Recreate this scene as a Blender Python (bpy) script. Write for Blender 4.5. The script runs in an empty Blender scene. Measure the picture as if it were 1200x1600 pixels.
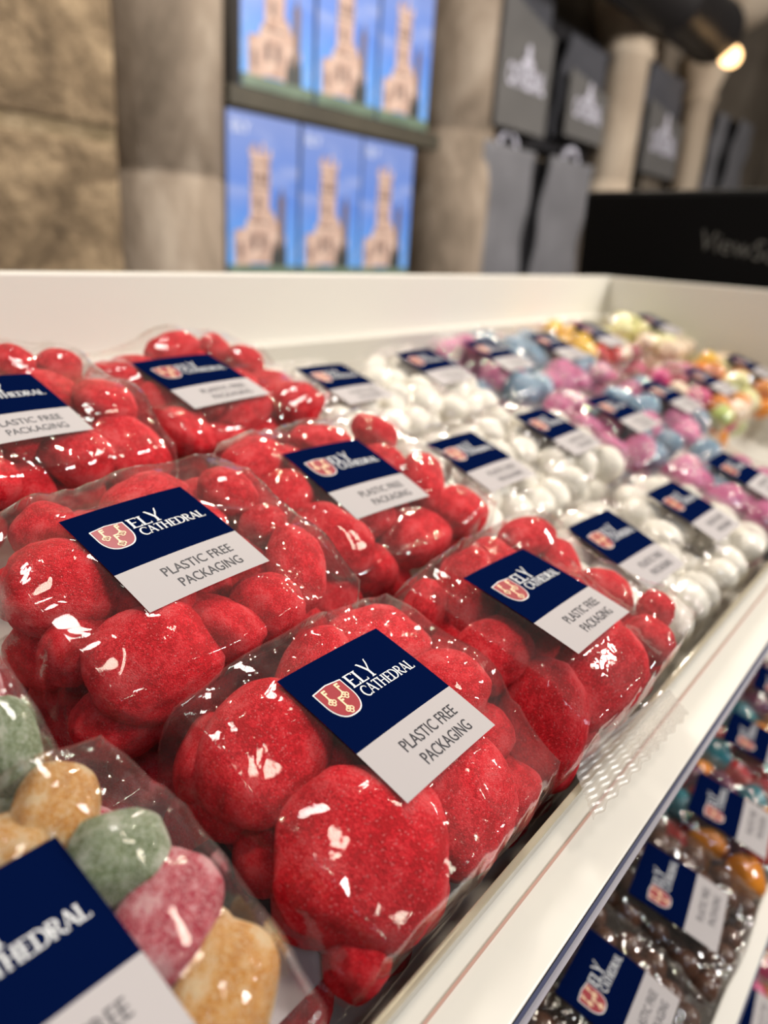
import bpy, bmesh, math, random
import numpy as np
from mathutils import Vector, Matrix, Euler

# ------------------------------------------------------------------ camera, world, lights, exposure
SC = bpy.context.scene
COL = SC.collection
CAMZ = 1.30                                   # lens height above the shop floor
TILT = math.radians(18.0)                     # the display trays lean towards the customer
TRAY = Matrix.Translation((0, 0, CAMZ)) @ Matrix.Rotation(TILT, 4, 'X')

cam_d = bpy.data.cameras.new('camera')
cam = bpy.data.objects.new('camera', cam_d)
COL.objects.link(cam)
right = Vector((0.6213, -0.7812, 0.0614)).normalized()
back = Vector((-0.7489, -0.5690, 0.3395)).normalized()
up = back.cross(right).normalized()
right = up.cross(back).normalized()
cam.matrix_world = Matrix((
    (right.x, up.x, back.x, 0), (right.y, up.y, back.y, 0), (right.z, up.z, back.z, CAMZ), (0, 0, 0, 1)))
cam_d.sensor_fit = 'VERTICAL'
cam_d.sensor_height = 36.0
cam_d.lens = 26.56
cam_d.clip_start = 0.01
cam_d.dof.use_dof = True
cam_d.dof.focus_distance = 0.245
cam_d.dof.aperture_fstop = 6.3
SC.camera = cam

SC.view_settings.view_transform = 'Standard'
SC.view_settings.look = 'None'
SC.view_settings.gamma = 1.0
SC.view_settings.use_curve_mapping = False
SC.view_settings.exposure = 0.0
SC.cycles.transparent_max_bounces = 40
SC.cycles.max_bounces = 8
SC.cycles.caustics_reflective = False
SC.cycles.caustics_refractive = False
SC.cycles.sample_clamp_indirect = 6.0

wd = bpy.data.worlds.new('shop_air')
SC.world = wd
wd.use_nodes = True
wd.node_tree.nodes['Background'].inputs[0].default_value = (0.95, 0.86, 0.76, 1)
wd.node_tree.nodes['Background'].inputs[1].default_value = 0.085


def area(name, loc, target, size, power, colour, shape='DISK', size_y=None):
    d = bpy.data.lights.new(name, 'AREA')
    d.shape = shape
    d.size = size
    if size_y:
        d.size_y = size_y
    d.energy = power
    d.color = colour
    o = bpy.data.objects.new(name, d)
    COL.objects.link(o)
    o.location = loc
    o.rotation_euler = (Vector(target) - Vector(loc)).to_track_quat('-Z', 'Y').to_euler()
    return o


# a soft ceiling light over the display, a row of small warm unseen spots, cool daylight from a window
area('ceiling_light', (2.0, -2.3, CAMZ + 1.45), (0.5, 0.25, CAMZ - 0.12), 0.5, 75, (1.0, 0.96, 0.92))
area('ceiling_light', (0.55, 0.75, CAMZ + 1.35), (0.4, 0.2, CAMZ - 0.2), 0.3, 12.0, (1.0, 0.94, 0.87))
for i, (x, y, z, p) in enumerate([(0.9, 0.55, 1.35, 9), (1.7, 0.35, 1.4, 10), (2.6, 0.6, 1.5, 10), (1.3, 1.0, 1.5, 9),
                                  (0.35, 0.95, 1.4, 8), (2.2, -0.5, 1.5, 10)]):
    area('unseen_spot', (x, y, CAMZ + z), (x * 0.6, y * 0.5, CAMZ - 0.2), 0.03, p * 0.17, (1.0, 0.86, 0.68))
area('unseen_spot', (2.5, -0.9, CAMZ + 1.0), (3.0, 1.5, CAMZ + 0.4), 0.3, 42, (1.0, 0.90, 0.80))  # unseen lamp added to brighten the hanging cloths and pale shaft
area('unseen_spot', (0.5, -0.4, CAMZ + 1.6), (1.0, 1.45, CAMZ + 0.1), 0.4, 17, (1.0, 0.87, 0.72))  # unseen lamp added to brighten the stone background
for (x, y, z) in ((2.3, 0.95, 1.05), (1.55, 1.15, 0.95), (3.1, 0.6, 1.25)):
    area('unseen_spot', (x, y, CAMZ + z), (0.55, 0.15, CAMZ - 0.2), 0.06, 3.2, (1.0, 0.88, 0.72))  # unseen lamps added for glints on the far bags' film
area('window_daylight', (-0.75, -0.95, CAMZ + 1.5), (0.25, 0.1, CAMZ - 0.2), 0.22, 7, (0.66, 0.80, 1.0), 'RECTANGLE', 0.7)


# ------------------------------------------------------------------ material helpers
class NT:
    def __init__(self, name):
        self.m = bpy.data.materials.new(name)
        self.m.use_nodes = True
        self.t = self.m.node_tree
        self.t.nodes.clear()
        self.out = self.n('ShaderNodeOutputMaterial')

    def n(self, kind, **kw):
        x = self.t.nodes.new(kind)
        for k, v in kw.items():
            setattr(x, k, v)
        return x

    def l(self, a, b):
        self.t.links.new(a, b)

    def noise(self, coord, scale, detail=3, rough=0.55, dist=0.0):
        x = self.n('ShaderNodeTexNoise')
        x.inputs['Scale'].default_value = scale
        x.inputs['Detail'].default_value = detail
        x.inputs['Roughness'].default_value = rough
        x.inputs['Distortion'].default_value = dist
        self.l(coord, x.inputs['Vector'])
        return x.outputs['Fac']

    def ramp(self, fac, stops):
        r = self.n('ShaderNodeValToRGB')
        e = r.color_ramp.elements
        while len(e) < len(stops):
            e.new(0.5)
        for i, (p, c) in enumerate(stops):
            e[i].position = p
            e[i].color = (c[0], c[1], c[2], 1) if len(c) == 3 else c
        self.l(fac, r.inputs['Fac'])
        return r.outputs['Color']

    def bump(self, h, strength, dist):
        b = self.n('ShaderNodeBump')
        b.inputs['Strength'].default_value = strength
        b.inputs['Distance'].default_value = dist
        self.l(h, b.inputs['Height'])
        return b.outputs['Normal']


def plain(name, colour, rough=0.5, metallic=0.0, spec=0.5, var=0.0, scale=60.0, bump=0.0):
    t = NT(name)
    p = t.n('ShaderNodeBsdfPrincipled')
    p.inputs['Roughness'].default_value = rough
    p.inputs['Metallic'].default_value = metallic
    p.inputs['Specular IOR Level'].default_value = spec
    p.inputs['Base Color'].default_value = (*colour, 1)
    if var or bump:
        co = t.n('ShaderNodeTexCoord').outputs['Object']
        nz = t.noise(co, scale, 4)
        if var:
            t.l(t.ramp(nz, [(0.3, [c * (1 - var) for c in colour]), (0.7, [min(1, c * (1 + var)) for c in colour])]),
                p.inputs['Base Color'])
        if bump:
            t.l(t.bump(nz, 0.6, bump), p.inputs['Normal'])
    t.l(p.outputs[0], t.out.inputs[0])
    return t.m


def sugar(name, dark, mid, pale, frost=0.12, rough=0.6, patch=0.16, sss=0.15):
    """Crystal-coated sweet: fine granular bump, paler rubbed patches and bright single crystals."""
    t = NT(name)
    co = t.n('ShaderNodeTexCoord').outputs['Object']
    p = t.n('ShaderNodeBsdfPrincipled')
    big = t.noise(co, 1.7, 5, 0.62)
    fine = t.noise(co, 20.0, 3, 0.7)
    mixv = t.n('ShaderNodeMath', operation='MULTIPLY_ADD')
    t.l(fine, mixv.inputs[0])
    mixv.inputs[1].default_value = 0.55
    t.l(big, mixv.inputs[2])
    colr = t.ramp(mixv.outputs[0], [(0.67, dark), (0.77, mid), (0.77 + patch, pale)])
    vor = t.n('ShaderNodeTexVoronoi')
    vor.inputs['Scale'].default_value = 60.0
    t.l(co, vor.inputs['Vector'])
    sep = t.n('ShaderNodeSeparateColor')
    t.l(vor.outputs['Color'], sep.inputs[0])
    gt = t.n('ShaderNodeMath', operation='GREATER_THAN')
    t.l(sep.outputs[0], gt.inputs[0])
    gt.inputs[1].default_value = 1.0 - frost
    mx = t.n('ShaderNodeMix', data_type='RGBA')
    t.l(gt.outputs[0], mx.inputs[0])
    t.l(colr, mx.inputs[6])
    mx.inputs[7].default_value = tuple(min(1, c * 0.8 + 0.12) for c in pale) + (1,)
    t.l(mx.outputs[2], p.inputs['Base Color'])
    p.inputs['Roughness'].default_value = rough
    p.inputs['Specular IOR Level'].default_value = 0.18
    p.inputs['Subsurface Weight'].default_value = sss
    p.inputs['Subsurface Radius'].default_value = (1.0, 0.35, 0.3)
    p.inputs['Subsurface Scale'].default_value = 0.005
    p.inputs['Sheen Weight'].default_value = 0.05
    p.inputs['Sheen Tint'].default_value = (*pale, 1)
    hsum = t.n('ShaderNodeMath', operation='MULTIPLY_ADD')
    t.l(vor.outputs['Distance'], hsum.inputs[0])
    hsum.inputs[1].default_value = -0.5
    t.l(fine, hsum.inputs[2])
    t.l(t.bump(hsum.outputs[0], 0.9, 0.0011), p.inputs['Normal'])
    t.l(p.outputs[0], t.out.inputs[0])
    return t.m


def film_mat(name, veil=0.05, gloss=0.10, bump=1.0, scale=60.0, rough=0.045, refl=0.85, det=3, tint=(0.997, 0.994, 0.99)):
    """Clear cellophane: see-through with fresnel reflections broken up by creases and a faint milky veil."""
    t = NT(name)
    co = t.n('ShaderNodeTexCoord').outputs['Object']
    tr = t.n('ShaderNodeBsdfTransparent')
    tr.inputs[0].default_value = (*tint, 1)
    gl = t.n('ShaderNodeBsdfGlossy')
    gl.inputs['Roughness'].default_value = rough
    gl.inputs['Color'].default_value = (1, 1, 1, 1)
    df = t.n('ShaderNodeBsdfDiffuse')
    df.inputs[0].default_value = (0.80, 0.74, 0.70, 1)
    n1 = t.noise(co, scale, det, 0.6, 1.2)
    # creases: thin ridges where a warped noise crosses its middle
    ab = t.n('ShaderNodeMath', operation='SUBTRACT')
    t.l(t.noise(co, scale * 0.55, 2, 0.5, 2.0), ab.inputs[0])
    ab.inputs[1].default_value = 0.5
    a2 = t.n('ShaderNodeMath', operation='ABSOLUTE')
    t.l(ab.outputs[0], a2.inputs[0])
    mr = t.n('ShaderNodeMapRange')
    t.l(a2.outputs[0], mr.inputs[0])
    mr.inputs[1].default_value = 0.0
    mr.inputs[2].default_value = 0.05
    mr.inputs[3].default_value = 1.0
    mr.inputs[4].default_value = 0.0
    s = t.n('ShaderNodeMath', operation='MULTIPLY_ADD')
    t.l(mr.outputs[0], s.inputs[0])
    s.inputs[1].default_value = 0.22
    t.l(n1, s.inputs[2])
    nm = t.bump(s.outputs[0], 0.5 * bump, 0.0022)
    t.l(nm, gl.inputs['Normal'])
    lf = t.n('ShaderNodeLayerWeight')
    lf.inputs[0].default_value = 0.5
    pw = t.n('ShaderNodeMath', operation='POWER')
    t.l(lf.outputs['Facing'], pw.inputs[0])
    pw.inputs[1].default_value = 4.5
    fr = t.n('ShaderNodeMath', operation='MULTIPLY_ADD')   # the same sheen from both sides of the thin sheet
    t.l(pw.outputs[0], fr.inputs[0])
    fr.inputs[1].default_value = 0.95
    fr.inputs[2].default_value = 0.045
    m = t.n('ShaderNodeMath', operation='MULTIPLY_ADD', use_clamp=True)
    t.l(fr.outputs[0], m.inputs[0])
    m.inputs[1].default_value = refl
    m.inputs[2].default_value = gloss - 0.04 * refl
    lw = t.n('ShaderNodeLayerWeight')
    lw.inputs[0].default_value = 0.35
    vm = t.n('ShaderNodeMath', operation='MULTIPLY_ADD', use_clamp=True)
    t.l(lw.outputs['Facing'], vm.inputs[0])
    vm.inputs[1].default_value = veil * 2.2
    vm.inputs[2].default_value = veil * 0.5
    a = t.n('ShaderNodeMixShader')
    t.l(vm.outputs[0], a.inputs[0])
    t.l(tr.outputs[0], a.inputs[1])
    t.l(df.outputs[0], a.inputs[2])
    b = t.n('ShaderNodeMixShader')
    t.l(m.outputs[0], b.inputs[0])
    t.l(a.outputs[0], b.inputs[1])
    t.l(gl.outputs[0], b.inputs[2])
    t.l(b.outputs[0], t.out.inputs[0])
    return t.m


def stone_mat(name, a, b, c, scale=5.0, bump=0.012, streak=1.0):
    t = NT(name)
    tc = t.n('ShaderNodeTexCoord').outputs['Object']
    mp = t.n('ShaderNodeMapping')
    mp.inputs['Scale'].default_value = (1, 1, streak)
    t.l(tc, mp.inputs[0])
    co = mp.outputs[0]
    p = t.n('ShaderNodeBsdfPrincipled')
    n1 = t.noise(co, scale, 8, 0.62, 0.6)
    t.l(t.ramp(n1, [(0.36, a), (0.50, b), (0.66, c)]), p.inputs['Base Color'])
    p.inputs['Roughness'].default_value = 0.85
    n2 = t.noise(co, scale * 4, 6, 0.65, 0.3)
    t.l(t.bump(n2, 0.8, bump), p.inputs['Normal'])
    t.l(p.outputs[0], t.out.inputs[0])
    return t.m


def sky_print(name):
    t = NT(name)
    co = t.n('ShaderNodeTexCoord').outputs['Object']
    sx = t.n('ShaderNodeSeparateXYZ')
    t.l(co, sx.inputs[0])
    mr = t.n('ShaderNodeMapRange')
    t.l(sx.outputs[2], mr.inputs[0])
    mr.inputs[1].default_value = 0.0
    mr.inputs[2].default_value = 0.34
    base = t.ramp(mr.outputs[0], [(0.1, (0.14, 0.38, 0.88)), (0.5, (0.10, 0.23, 0.70)), (1.0, (0.17, 0.25, 0.58))])
    mp = t.n('ShaderNodeMapping')
    mp.inputs['Rotation'].default_value = (0, 0.6, 0)
    mp.inputs['Scale'].default_value = (5, 5, 16)
    t.l(co, mp.inputs[0])
    cl = t.noise(mp.outputs[0], 1.0, 5, 0.55, 0.5)
    cr = t.ramp(cl, [(0.50, (0, 0, 0)), (0.78, (0.6, 0.6, 0.6))])
    mx = t.n('ShaderNodeMix', data_type='RGBA')
    t.l(cr, mx.inputs[0])
    t.l(base, mx.inputs[6])
    mx.inputs[7].default_value = (0.42, 0.48, 0.74, 1)
    p = t.n('ShaderNodeBsdfPrincipled')
    t.l(mx.outputs[2], p.inputs['Base Color'])
    p.inputs['Roughness'].default_value = 0.35
    t.l(p.outputs[0], t.out.inputs[0])
    return t.m


def clear_plastic(name, tint=(0.93, 0.91, 0.86), gloss=0.12, body=0.0):
    t = NT(name)
    tr = t.n('ShaderNodeBsdfTransparent')
    tr.inputs[0].default_value = (*tint, 1)
    gl = t.n('ShaderNodeBsdfGlossy')
    gl.inputs['Roughness'].default_value = 0.08
    lf = t.n('ShaderNodeLayerWeight')
    lf.inputs[0].default_value = 0.5
    pw = t.n('ShaderNodeMath', operation='POWER')
    t.l(lf.outputs['Facing'], pw.inputs[0])
    pw.inputs[1].default_value = 4.5
    fr = t.n('ShaderNodeMath', operation='MULTIPLY_ADD')   # the same sheen from both sides of the thin sheet
    t.l(pw.outputs[0], fr.inputs[0])
    fr.inputs[1].default_value = 0.95
    fr.inputs[2].default_value = 0.045
    m = t.n('ShaderNodeMath', operation='ADD', use_clamp=True)
    t.l(fr.outputs[0], m.inputs[0])
    m.inputs[1].default_value = gloss - 0.04
    b = t.n('ShaderNodeMixShader')
    df = t.n('ShaderNodeBsdfDiffuse')
    df.inputs[0].default_value = (tint[0] * 0.85, tint[1] * 0.82, tint[2] * 0.76, 1)
    bm_ = t.n('ShaderNodeMixShader')
    bm_.inputs[0].default_value = body
    t.l(tr.outputs[0], bm_.inputs[1])
    t.l(df.outputs[0], bm_.inputs[2])
    t.l(m.outputs[0], b.inputs[0])
    t.l(bm_.outputs[0], b.inputs[1])
    t.l(gl.outputs[0], b.inputs[2])
    t.l(b.outputs[0], t.out.inputs[0])
    return t.m


def glow(name, colour, strength):
    t = NT(name)
    e = t.n('ShaderNodeEmission')
    e.inputs[0].default_value = (*colour, 1)
    e.inputs[1].default_value = strength
    t.l(e.outputs[0], t.out.inputs[0])
    return t.m


M = dict(
    film=film_mat('cellophane', 0.024, 0.014, 0.42, 38),
    film_crinkled=film_mat('crinkled_cellophane', 0.018, 0.055, 1.5, 55, det=1.0),
    crimp=film_mat('crimped_cellophane', 0.16, 0.030, 0.10, 90, 0.28, 0.30, tint=(0.74, 0.72, 0.68)),
    navy=plain('navy_print', (0.0010, 0.0050, 0.036), 0.7, spec=0.0),
    paper=plain('white_label_paper', (0.425, 0.397, 0.402), 0.55),
    ink=plain('dark_print', (0.025, 0.025, 0.035), 0.5),
    silver=plain('pale_print', (0.72, 0.74, 0.76), 0.4),
    crest=plain('crest_red', (0.30, 0.008, 0.022), 0.4),
    gold=plain('key_cream', (0.86, 0.66, 0.42), 0.4),
    red=sugar('red_sugar', (0.60, 0.002, 0.010), (0.87, 0.008, 0.024), (0.93, 0.085, 0.095), 0.03, sss=0.2),
    orange=sugar('orange_jelly', (0.60, 0.24, 0.03), (0.74, 0.33, 0.05), (0.84, 0.62, 0.36), 0.22, patch=0.10),
    green=sugar('green_jelly', (0.15, 0.21, 0.09), (0.25, 0.32, 0.17), (0.56, 0.60, 0.48), 0.22, patch=0.10),
    redj=sugar('deep_pink_jelly', (0.42, 0.02, 0.05), (0.58, 0.05, 0.09), (0.80, 0.42, 0.44), 0.22, patch=0.10),
    pink=sugar('pink_sugar', (0.72, 0.15, 0.36), (0.86, 0.24, 0.47), (0.92, 0.44, 0.60), 0.05),
    blue=sugar('blue_sugar', (0.20, 0.36, 0.52), (0.32, 0.51, 0.67), (0.52, 0.66, 0.76), 0.05),
    mint=plain('white_mint', (0.84, 0.80, 0.71), 0.45, var=0.02, scale=3.0),
    choc=plain('milk_chocolate', (0.085, 0.032, 0.016), 0.28, var=0.1, scale=2.0),
    gred=plain('red_boiled_sweet', (0.55, 0.012, 0.012), 0.12),
    gorange=plain('orange_boiled_sweet', (0.72, 0.24, 0.015), 0.14),
    gteal=plain('teal_boiled_sweet', (0.01, 0.16, 0.20), 0.14),
    gplum=plain('plum_boiled_sweet', (0.13, 0.02, 0.06), 0.14),
    gyellow=plain('yellow_sweet', (0.86, 0.52, 0.02), 0.3),
    lemon=plain('pale_lemon_sweet', (0.86, 0.84, 0.42), 0.4),
    cream=plain('cream_sweet', (0.86, 0.70, 0.52), 0.4),
    apple=plain('green_sweet', (0.42, 0.52, 0.14), 0.35),
    magenta=plain('magenta_sweet', (0.62, 0.05, 0.20), 0.35),
    burgundy=plain('burgundy_sweet', (0.30, 0.012, 0.04), 0.35),
    cabinet=plain('cream_lacquer', (0.745, 0.72, 0.65), 0.42, var=0.015, scale=3.0),
    acrylic=clear_plastic('clear_acrylic', (0.80, 0.74, 0.60), 0.10, 0.55),
    foot_reflection=plain('painted_red_reflection', (0.55, 0.33, 0.27), 0.3),  # reflected red of the sweets, put into the colour
    slot=plain('navy_ticket_strip', (0.02, 0.03, 0.09), 0.4),
    grey_pvc=plain('grey_ticket_edge', (0.30, 0.29, 0.33), 0.35),
    stone=stone_mat('rough_brown_stone', (0.11, 0.075, 0.042), (0.24, 0.17, 0.10), (0.46, 0.34, 0.21), 8.0, 0.03, 0.9),
    stone2=stone_mat('grey_dressed_stone', (0.19, 0.15, 0.112), (0.30, 0.24, 0.185), (0.44, 0.37, 0.30), 6.0, 0.008, 0.5),
    stone3=stone_mat('pale_dressed_stone', (0.42, 0.34, 0.26), (0.54, 0.45, 0.35), (0.66, 0.57, 0.46), 5.0, 0.005, 0.4),
    mortar=stone_mat('pale_mortar', (0.24, 0.18, 0.10), (0.36, 0.27, 0.16), (0.52, 0.40, 0.26), 22.0, 0.02),
    plaster=stone_mat('brown_grey_plaster', (0.10, 0.082, 0.062), (0.15, 0.125, 0.098), (0.21, 0.18, 0.145), 2.0, 0.004),
    sky=sky_print('printed_blue_sky'),
    tower=stone_mat('printed_pink_stone', (0.38, 0.25, 0.20), (0.54, 0.38, 0.32), (0.70, 0.54, 0.46), 30.0, 0.0),
    tower_dark=plain('printed_dark_stone', (0.17, 0.12, 0.11), 0.4),
    tree=plain('printed_dark_tree', (0.05, 0.055, 0.055), 0.4),
    grass=plain('printed_green', (0.13, 0.19, 0.14), 0.4, var=0.2, scale=30),
    white_ink=plain('printed_white', (0.72, 0.78, 0.92), 0.4),
    card=plain('grey_card', (0.12, 0.12, 0.12), 0.6),
    shelf=plain('dark_olive_shelf', (0.050, 0.043, 0.027), 0.6, var=0.2, scale=12),
    cloth_dark=plain('dark_grey_cotton', (0.055, 0.057, 0.07), 0.9, var=0.12, scale=9.0),
    cloth=plain('grey_cotton', (0.15, 0.152, 0.17), 0.9, var=0.12, scale=9.0),
    sleeve_reflection=plain('sleeve_reflection_grey', (0.10, 0.098, 0.098), 0.85, var=0.1, scale=9.0),  # lighter grey for light reflected off a clear sleeve
    cloth_print=plain('pale_grey_print', (0.52, 0.52, 0.62), 0.8),
    poly=film_mat('clear_sleeve', 0.05, 0.07, 0.6, 7),
    black=plain('black_board', (0.006, 0.006, 0.009), 0.6),
    monitor=plain('black_monitor_plastic', (0.0022, 0.0022, 0.0026), 0.5, spec=0.12),
    monitor_logo=plain('grey_logo_print', (0.10, 0.098, 0.09), 0.5),
    iron=plain('black_painted_metal', (0.012, 0.011, 0.012), 0.45),
    bulb=glow('warm_bulb', (1.0, 0.60, 0.27), 5.0),
    floor=plain('dark_stone_floor', (0.10, 0.085, 0.07), 0.6, var=0.2, scale=3.0, bump=0.01),
    wood=plain('dark_counter_wood', (0.06, 0.04, 0.028), 0.4, var=0.2, scale=8.0),
)


# ------------------------------------------------------------------ object helpers
def mesh_obj(name, verts, faces, mats, parent=None, smooth=True, fm=None):
    me = bpy.data.meshes.new(name)
    me.from_pydata([tuple(map(float, v)) for v in verts], [], [tuple(map(int, f)) for f in faces])
    for m in (mats if isinstance(mats, (list, tuple)) else [mats]):
        me.materials.append(m)
    if fm is not None:
        me.polygons.foreach_set('material_index', fm)
    if smooth:
        me.polygons.foreach_set('use_smooth', [True] * len(me.polygons))
    me.update()
    o = bpy.data.objects.new(name, me)
    COL.objects.link(o)
    if parent:
        o.parent = parent
    return o


def from_bm(name, bm, mats, parent=None, smooth=False):
    bmesh.ops.recalc_face_normals(bm, faces=bm.faces)
    me = bpy.data.meshes.new(name)
    bm.to_mesh(me)
    bm.free()
    for m in (mats if isinstance(mats, (list, tuple)) else [mats]):
        me.materials.append(m)
    if smooth:
        me.polygons.foreach_set('use_smooth', [True] * len(me.polygons))
    o = bpy.data.objects.new(name, me)
    COL.objects.link(o)
    if parent:
        o.parent = parent
    return o


def bm_box(bm, lo, hi, bevel=0.0, mat=0):
    r = bmesh.ops.create_cube(bm, size=1.0)
    vs = r['verts']
    for v in vs:
        for k in range(3):
            v.co[k] = lo[k] if v.co[k] < 0 else hi[k]
    fs = {f for v in vs for f in v.link_faces}
    for f in fs:
        f.material_index = mat
    if bevel:
        es = list({e for v in vs for e in v.link_edges})
        bmesh.ops.bevel(bm, geom=es, offset=bevel, segments=2, affect='EDGES', profile=0.6)


def box(name, lo, hi, mat, parent=None, bevel=0.0):
    bm = bmesh.new()
    bm_box(bm, lo, hi, bevel)
    return from_bm(name, bm, mat, parent)


def prism(bm, pts, y0, y1, mat=0):
    """Polygon given in (x, z), pushed through y0..y1."""
    a = [bm.verts.new((p[0], y0, p[1])) for p in pts]
    b = [bm.verts.new((p[0], y1, p[1])) for p in pts]
    n = len(pts)
    fs = [bm.faces.new(a), bm.faces.new(b[::-1])]
    for i in range(n):
        fs.append(bm.faces.new((a[i], b[i], b[(i + 1) % n], a[(i + 1) % n])))
    for f in fs:
        f.material_index = mat


def lathe(name, prof, mat, parent=None, seg=48, centre=(0, 0)):
    v, f = [], []
    for (r, z) in prof:
        for k in range(seg):
            a = 2 * math.pi * k / seg
            v.append((centre[0] + r * math.cos(a), centre[1] + r * math.sin(a), z))
    for i in range(len(prof) - 1):
        for k in range(seg):
            k2 = (k + 1) % seg
            f.append((i * seg + k, i * seg + k2, (i + 1) * seg + k2, (i + 1) * seg + k))
    f.append(tuple(range(seg))[::-1])
    f.append(tuple(range((len(prof) - 1) * seg, len(prof) * seg)))
    return mesh_obj(name, v, f, mat, parent)


def tag(o, label=None, cat=None, group=None, kind=None):
    if label:
        o['label'] = label
    if cat:
        o['category'] = cat
    if group:
        o['group'] = group
    if kind:
        o['kind'] = kind
    return o


def empty(name, mat4):
    o = bpy.data.objects.new(name, None)
    o.empty_display_size = 0.02
    COL.objects.link(o)
    o.matrix_world = mat4
    return o


def text_mesh(s, size=1.0, squeeze=1.0, bold=0.0):
    """The built-in sans lettering as flat mesh data: verts (x, y), faces, width, height."""
    cu = bpy.data.curves.new('lettering', 'FONT')
    cu.body = s
    cu.size = size
    cu.resolution_u = 3
    cu.offset = bold
    ob = bpy.data.objects.new('lettering', cu)
    COL.objects.link(ob)
    dg = bpy.context.evaluated_depsgraph_get()
    me = bpy.data.meshes.new_from_object(ob.evaluated_get(dg))
    v = np.array([tuple(x.co) for x in me.vertices])
    f = [tuple(p.vertices) for p in me.polygons]
    bpy.data.objects.remove(ob)
    bpy.data.meshes.remove(me)
    v[:, 0] -= v[:, 0].min()
    v[:, 0] *= squeeze
    v[:, 1] -= v[:, 1].min()
    return v, f, v[:, 0].max(), v[:, 1].max()


# ------------------------------------------------------------------ the sticker (one set of meshes, shared by every bag)
LW, LH, LN = 0.050, 0.0526, 0.0331            # width, height, depth of the navy panel


def bend(x, y, lift=0.0):
    return -0.9 * x * x - 0.8 * y * y - 0.15 * x * y + lift


def grid_patch(x0, x1, y0, y1, nx, ny):
    v, f = [], []
    for j in range(ny + 1):
        for i in range(nx + 1):
            x = x0 + (x1 - x0) * i / nx
            y = y0 + (y1 - y0) * j / ny
            v.append((x, y, bend(x, y)))
    for j in range(ny):
        for i in range(nx):
            a = j * (nx + 1) + i
            f.append((a, a + 1, a + nx + 2, a + nx + 1))
    return v, f


def stroke(pts, w, taper=None):
    """A flat ribbon along pts with width w (or widths)."""
    pts = [np.array(p, float) for p in pts]
    n = len(pts)
    v, f = [], []
    for i, p in enumerate(pts):
        d = pts[min(i + 1, n - 1)] - pts[max(i - 1, 0)]
        d /= np.linalg.norm(d) + 1e-9
        nn = np.array([-d[1], d[0]])
        ww = (w[i] if isinstance(w, (list, tuple)) else w) / 2
        v += [p + nn * ww, p - nn * ww]
    for i in range(n - 1):
        f.append((2 * i, 2 * i + 1, 2 * i + 3, 2 * i + 2))
    return v, f


def arc(cx, cy, rx, ry, a0, a1, n=12):
    return [(cx + rx * math.cos(math.radians(a0 + (a1 - a0) * i / n)), cy + ry * math.sin(math.radians(a0 + (a1 - a0) * i / n))) for i in range(n + 1)]


class Flat:
    """Collects flat 2-D pieces lying on the bent sticker."""
    def __init__(self):
        self.v, self.f, self.m = [], [], []

    def add(self, vf, lift, mat=0):
        v, f = vf
        b = len(self.v)
        self.v += [(p[0], p[1], bend(p[0], p[1], lift)) for p in v]
        self.f += [tuple(b + i for i in q) for q in f]
        self.m += [mat] * len(f)

    def fan(self, pts, lift, mat=0):
        c = np.mean(np.array(pts), 0)
        v = [tuple(c)] + list(pts)
        n = len(pts)
        self.add((v, [(0, 1 + i, 1 + (i + 1) % n) for i in range(n)]), lift, mat)

    def mesh(self, name, mats):
        me = bpy.data.meshes.new(name)
        me.from_pydata([tuple(map(float, p)) for p in self.v], [], self.f)
        for x in mats:
            me.materials.append(x)
        me.polygons.foreach_set('material_index', self.m)
        me.update()
        return me


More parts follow.
